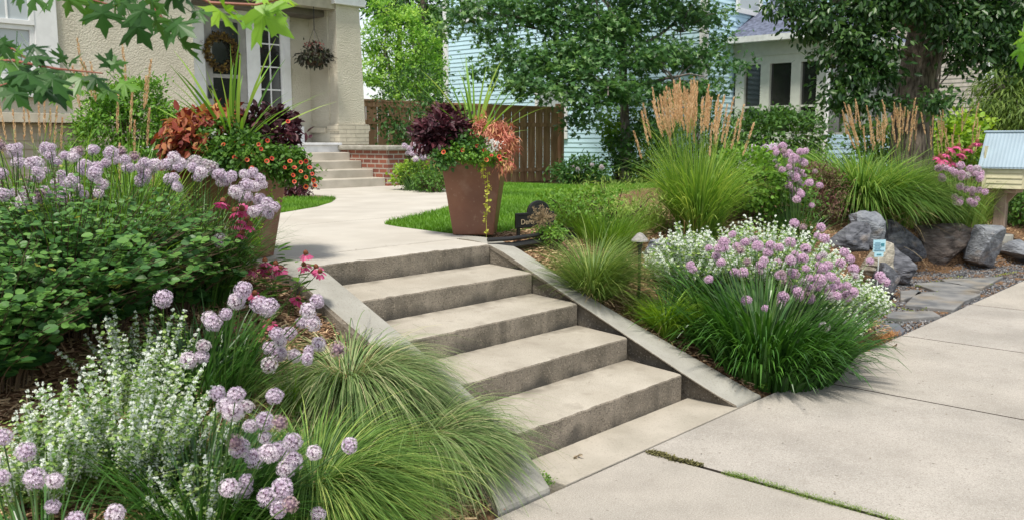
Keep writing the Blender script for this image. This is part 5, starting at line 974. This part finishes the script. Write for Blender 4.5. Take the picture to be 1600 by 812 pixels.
lb = P(650,292,13.3); lb[2] = Tz(lb[0], lb[1]); pathlight('small cone topped path light by the brick step wall', lb, P(650,243,13.3)[2]-lb[2], .07, LMET)
lb = P(1434,300,11.1); lb[2] = Tz(lb[0], lb[1]); pathlight('grey cone of a path light poking out of the arching grass', lb, P(1434,288,11.1)[2]-lb[2], .075, plain('light_hat_pale', (.36,.40,.40), .5))
# small blue sign
sb = P(1372,418,8.75); t = thing('plant_sign', 'small pale blue sign with a picture standing before the boulders', 'sign', sb); R3 = basis(np.array([[0,0,1.]]), np.array([[-.55,-.8,.1]]))[0]
def slab(g, w, h, cz, th=.006, off=0., mi=0, cx=0):
    c = sb+np.array([0,0,cz]); V = [c+R3@np.array([x*w/2+cx, y*h/2, z*th/2+off]) for z in (-1,1) for x, y in ((-1,-1),(1,-1),(1,1),(-1,1))]; g.add(V, [(0,3,2,1),(4,5,6,7),(0,1,5,4),(1,2,6,5),(2,3,7,6),(3,0,4,7)], .5, mi)
top_z = P(1372,374,8.75)[2]-sb[2]; g = G(); slab(g, .135, .12, top_z-.06); slab(g, .10, .045, top_z-.145); g.build('panel', plain('sign_blue', (.42,.66,.76), .4, .05), t)
g = G(); [slab(g, .06+.02*(k % 2), .004, top_z-.03-.014*k, .003, .0048, 0, -.022) for k in range(6)]; slab(g, .11, .004, top_z-.105, .003, .0048); g.build('printed_lines', plain('ink_blue', (.08,.2,.3), .6), t)
g = G(); slab(g, .035, .03, top_z-.05, .003, .0048, 0, .035); slab(g, .05, .012, top_z-.145, .003, .0048); g.build('printed_picture', plain('ink_dark', (.05,.22,.28), .6), t)
g = G(); g.tube([sb+[0,0,-.25], sb+[0,0,top_z-.16]], .005, 6); g.build('stake', plain('stake_white', (.6,.65,.66), .5), t)
# little library
lx, ly = 9.84, .36; lz = Tz(lx, ly); t = thing('little_library', 'small cream book box with a blue grey metal roof on a wooden post', 'library box', (lx, ly, lz))
CREAM = plain('cream_paint', (.56,.52,.35), .55, .06); z0 = P(1560,296,11.3)[2]; z1 = z0+.29; x0, x1, y0, y1 = 9.62, 10.06, .03, .55
g = G(); g.tube([(lx,ly,lz-.1),(lx,ly,lz+.12)], .17, 20); g.build('footing', CONCC, t, bevel=.01)
g = G(); g.box((lx-.07,ly-.07,lz+.12),(lx+.07,ly+.07,z0-.01)); g.build('post', noisem('post_wood', (.16,.11,.08), (.32,.24,.19), 4, .85, .4, 30, stretch=(3,3,.4)), t, bevel=.006)
g = G(); g.box((x0+.05,ly-.2,z0-.06),(x1-.02,ly-.07,z0-.012)); g.box((x0+.05,ly+.07,z0-.06),(x1-.02,ly+.2,z0-.012)); g.prism([(ly-.18,z0-.06),(ly-.07,z0-.2),(ly-.07,z0-.06)], lx-.03, lx+.03); g.build('bracket', plain('bracket_wood', (.30,.2,.15), .8), t)
g = G(); g.box((x0,y0,z0),(x1,y1,z0+.02)); g.box((x0,y0,z0+.02),(x0+.02,y1,z1)); g.box((x1-.02,y0,z0+.02),(x1,y1,z1)); g.box((x0+.02,y1-.02,z0+.02),(x1-.02,y1,z1+.25))
g.box((x0-.006,y0,z0),(x0-.001,y0+.05,z1)); g.box((x0-.006,y1-.05,z0),(x0-.001,y1,z1)); g.build('box', CREAM, t)
g = G(); lap(g, (x0-.002,y1-.05), (x0-.002,y0+.05), z0, z1, .066, (-1,0), t=.009); g.build('lap_siding', CREAM, t)
zr = P(1548,208,11.9)[2]; mx = (x0+x1)/2; ex = .045
for sx_ in (-1, 1):
    g = G(); xa = mx+sx_*((x1-x0)/2+ex); nrib = 14; ya, yb_ = y0-.05, y1+.05
    ys_ = np.linspace(ya, yb_, nrib*4+1); amp = np.tile([0,.0015,.004,.0015], nrib+1)[:nrib*4+1]; V = [(xa, yy, z1-.02+am) for yy, am in zip(ys_, amp)]+[(mx, yy, zr+am) for yy, am in zip(ys_, amp)]; n_ = len(ys_)
    g.add(V, [(i, i+1, n_+i+1, n_+i) for i in range(n_-1)]); g.add([(a_, b_, c_-.016) for a_, b_, c_ in V], [(i, i+1, n_+i+1, n_+i) for i in range(n_-1)])
    g.build('roof_panel', plain('metal_roof', (.30,.39,.46), .5, .06, 3, spec=.3), t)
g = G(); g.tube([(mx,y0-.08,zr+.012),(mx,y1+.07,zr+.012)], .016, 8); g.build('ridge_cap', plain('metal_roof', (.5,.57,.63)), t)
g = G(); g.prism([(x0,z1),(x1,z1),(mx,zr-.03)], y1-.02, y1-.001, axis='y'); g.prism([(x0+.02,z1+.02),(x1-.02,z1+.02),(mx,zr-.05)], y0+.005, y0+.02, axis='y'); g.build('gable', CREAM, t)
g = G(); th = R_(115); hx, hy = x0+.01, y0-.004; w_ = x1-x0-.02; dx_, dy_ = math.cos(-th+math.pi/2), 0
g.box((x1-.02,y0-.36,z0+.01),(x1+.0,y0-.002,z1)); g.build('open_door', CREAM, t); 
bc = [(.15,.25,.45),(.45,.1,.08),(.1,.3,.2),(.6,.55,.4),(.05,.05,.08),(.3,.4,.6)]
xx = x0+.03
for i in range(7):
    w_ = rng.uniform(.025,.045); g = G(); g.box((xx,y0+.06,z0+.021),(xx+w_-.003,y0+.22,z0+rng.uniform(.16,.23))); tag(g.build('book', plain('book%d' % (i % 6), bc[i % 6], .6)), ['blue','red','green','tan','black','pale blue','last navy blue'][i]+' book standing inside the open book box', 'book', 'books in the little library'); xx += w_
# wreath
wc = PY(345,82,10.27); t = thing('wreath', 'yellow and brown dried wreath hanging on the front door', 'wreath', wc); n = 700; a = rng.uniform(0, 6.28, n); g = G()
pos = wc+np.stack([(.25+rng.normal(0, .035, n))*np.cos(a), rng.normal(0, .02, n)-.02, (.25+rng.normal(0, .035, n))*np.sin(a)], -1); leafscatter(g, LEAF, pos, rdir(n), rdir(n), rng.uniform(.04, .07, n), rng.random(n)); g.build('leaves', leafm('wreath_leaf', (.07,.05,.025), (.30,.20,.04), .2, .8, c=(.14,.09,.03)), t)
g = G(); a = np.linspace(0, 2*math.pi, 25); g.tube(np.stack([wc[0]+.25*np.cos(a), wc[1]+0*a, wc[2]+.25*np.sin(a)], -1), .02, 6, cap=False); g.build('ring', TWIG, t)
# hanging basket
hc = P(492,88,14.6); t = thing('hanging_basket', 'dark leafy hanging basket with red flowers beside the porch column', 'hanging basket', hc); g = G(); crown(g, [(hc[0], hc[1], hc[2], .24,.24,.17, 45)], LEAF, .07, spread=.06, per=22, droop=.8); g.build('foliage', leafm('basket_leaf', (.012,.02,.012), (.05,.07,.035), .2, c=(.03,.025,.02)), t)
g = G(); g.tube([hc+[0,0,-.16], hc+[0,0,-.12], hc+[0,0,.04]], [.07,.14,.19], 14); g.build('basket', plain('basket_brown', (.06,.035,.02), .9), t)
g = G(); n = 60; d = rdir(n); pos = hc+d*[.16,.16,.06]+[0,0,.17]; leafscatter(g, OVAL, pos, rdir(n), rdir(n), np.full(n, .035), rng.random(n)); g.build('flowers', leafm('basket_flower', (.16,.03,.04), (.35,.12,.1), .2), t)
g = G(); [g.tube([hc+[.18*math.cos(x), .18*math.sin(x), .04], hc+[0,0,.45]], .004, 4) for x in (0, 2.1, 4.2)]; g.tube([hc+[0,0,.45], (hc[0],hc[1],3.72)], .007, 5); g.build('hanger', BLK, t)
# weeds and debris
def weed(label, pts, n, s, lm=L_FRESH, T=OVAL, hh=.03, name='weed'):
    g = G(); pts = np.array(pts); k = rng.uniform(0, len(pts)-1.001, n); i = k.astype(int); f = (k-i)[:, None]; p = pts[i]*(1-f)+pts[i+1]*f+rng.normal(0, s*.9, (n, 3))*[1,1,0]; p[:, 2] += rng.uniform(0, hh, n)
    leafscatter(g, T, p, rdir(n)*[1,1,.5]+[0,0,.3], unit(rng.normal(0, .4, (n, 3))+[0,0,1]), s*rng.uniform(.5, 1.3, n), rng.random(n)); tag(g.build(name, lm), label, 'weeds', kind='stuff')
weed('low weeds in the gap at the foot of the left side wall', [(-.05,-.02,.01),(-.09,-.16,.01),(-.10,-.30,.01)], 700, .013, hh=.05)
weed('weeds at the corner where the right side wall meets the sidewalk', [PZ(1190,608,.03),PZ(1215,600,.02),PZ(1250,590,.01)], 420, .014)
MOSS = leafm('moss', (.06,.10,.02), (.25,.30,.08), .2, .8)
weed('moss growing in the sidewalk joint', [(.605,-.37,0),(.615,-.44,0),(.60,-.52,0),(.62,-.66,0)], 1800, .010, leafm('moss_brown', (.07,.07,.03), (.26,.24,.10), .2, .9), hh=.014)
weed('grass growing in the sidewalk joint', [(.60,-.80,0),(.615,-.95,0),(.595,-1.2,0),(.61,-1.45,0),(.60,-1.8,0)], 3200, .012, leafm('moss2', (.06,.13,.02), (.22,.34,.06), .3), NAR, hh=.02)
weed('clover weed growing out of the second step corner', [P(850,452,6.6),P(856,462,6.5)], 90, .02, hh=.06)
weed('weeds between the flagstones', [PZ(1400,480,.01),PZ(1440,490,.01),PZ(1470,450,.01),PZ(1430,447,.01),PZ(1500,432,.01),PZ(1545,445,.01),PZ(1560,430,.01),PZ(1590,425,.01)], 700, .014, MOSS, hh=.01)
weed('straw and dry needles on the sidewalk edge by the white flowers', [PZ(1345,545,.01),PZ(1370,535,.02),PZ(1400,522,.01)], 1600, .028, leafm('straw', (.22,.10,.03), (.50,.28,.12), .1, .9), NAR, hh=.03)
def tuft(label, base, n, L, w=.004): grass(label, base, n, .012, L, .5, (.9,1.9), w, GR_GREEN, name='grass_tuft', cat='grass tuft', group='grass tufts on the steps')
def tuftz(label, p, n, L):
    g = G(); az = rng.uniform(0, 6.28, n); t = thing('grass_tuft', label, 'grass tuft', p, group='grass tufts on the steps'); blades(g, np.repeat([np.array(p)], n, 0)+rng.normal(0, .008, (n, 3))*[1,1,0], az, rng.uniform(L[0], L[1], n), rng.uniform(0, .5, n), rng.uniform(.9, 2, n), .004, K=5); g.build('blades', GR_GREEN, t)
tuftz('grass tuft at the right end of the lowest riser', P(1075,612,5.85), 90, (.06,.14)); tuftz('small grass tuft on the edge of the right side wall', P(1072,588,5.9), 40, (.03,.07)); tuftz('tiny grass tuft in the corner of the third tread', P(905,510,6.2), 30, (.02,.06))
for lb_, p in (('dry curled leaf lying on the lowest tread', P(815,658,4.72)), ('dry curled leaf on the landing slab', PZ(905,713,.012)), ('dry seed head lying on the sidewalk near the mulch', PZ(1399,541,.01))):
    g = G(); n = 7; leafscatter(g, LEAF, np.repeat([p], n, 0)+rng.normal(0, .008, (n, 3))*[1,1,.3]+[0,0,.008], rdir(n)*[1,1,.3], rdir(n), np.full(n, .028), rng.random(n)); tag(g.build('dry_leaf', leafm('dry_leaf', (.2,.14,.09), (.5,.42,.3), .1, .9)), lb_, 'dry leaf')

x = rng.uniform(.7, 6.5, 90); y = rng.uniform(-1.9, -.35, 90); g = G(); k = len(x)
leafscatter(g, DIA, np.stack([x, y, np.full(k, .009)], -1), rdir(k)*[1,1,.1], unit(rng.normal(0, .3, (k, 3))+[0,0,1]), rng.uniform(.006, .018, k), rng.random(k)); tag(g.build('leaf_litter', leafm('litter', (.05,.035,.025), (.32,.24,.15), 0, .9)), 'tiny bits of leaf litter scattered over the sidewalk slabs', 'leaf litter', kind='stuff')
x = rng.uniform(.05, 1.45, 60); k_ = rng.integers(0, 5, 60); y = k_*.4068+rng.uniform(.25, .39, 60); z = (k_+1)*.1678+.022; z = np.where(k_ == 4, .856, z); g = G()
leafscatter(g, DIA, np.stack([x, y, z], -1), rdir(60)*[1,1,.1], unit(rng.normal(0, .3, (60, 3))+[0,0,1]), rng.uniform(.005, .016, 60), rng.random(60)); tag(g.build('leaf_litter', leafm('litter', (.05,.035,.025), (.32,.24,.15), 0, .9)), 'crumbs of mulch and leaf litter at the back of the step treads', 'leaf litter', kind='stuff')
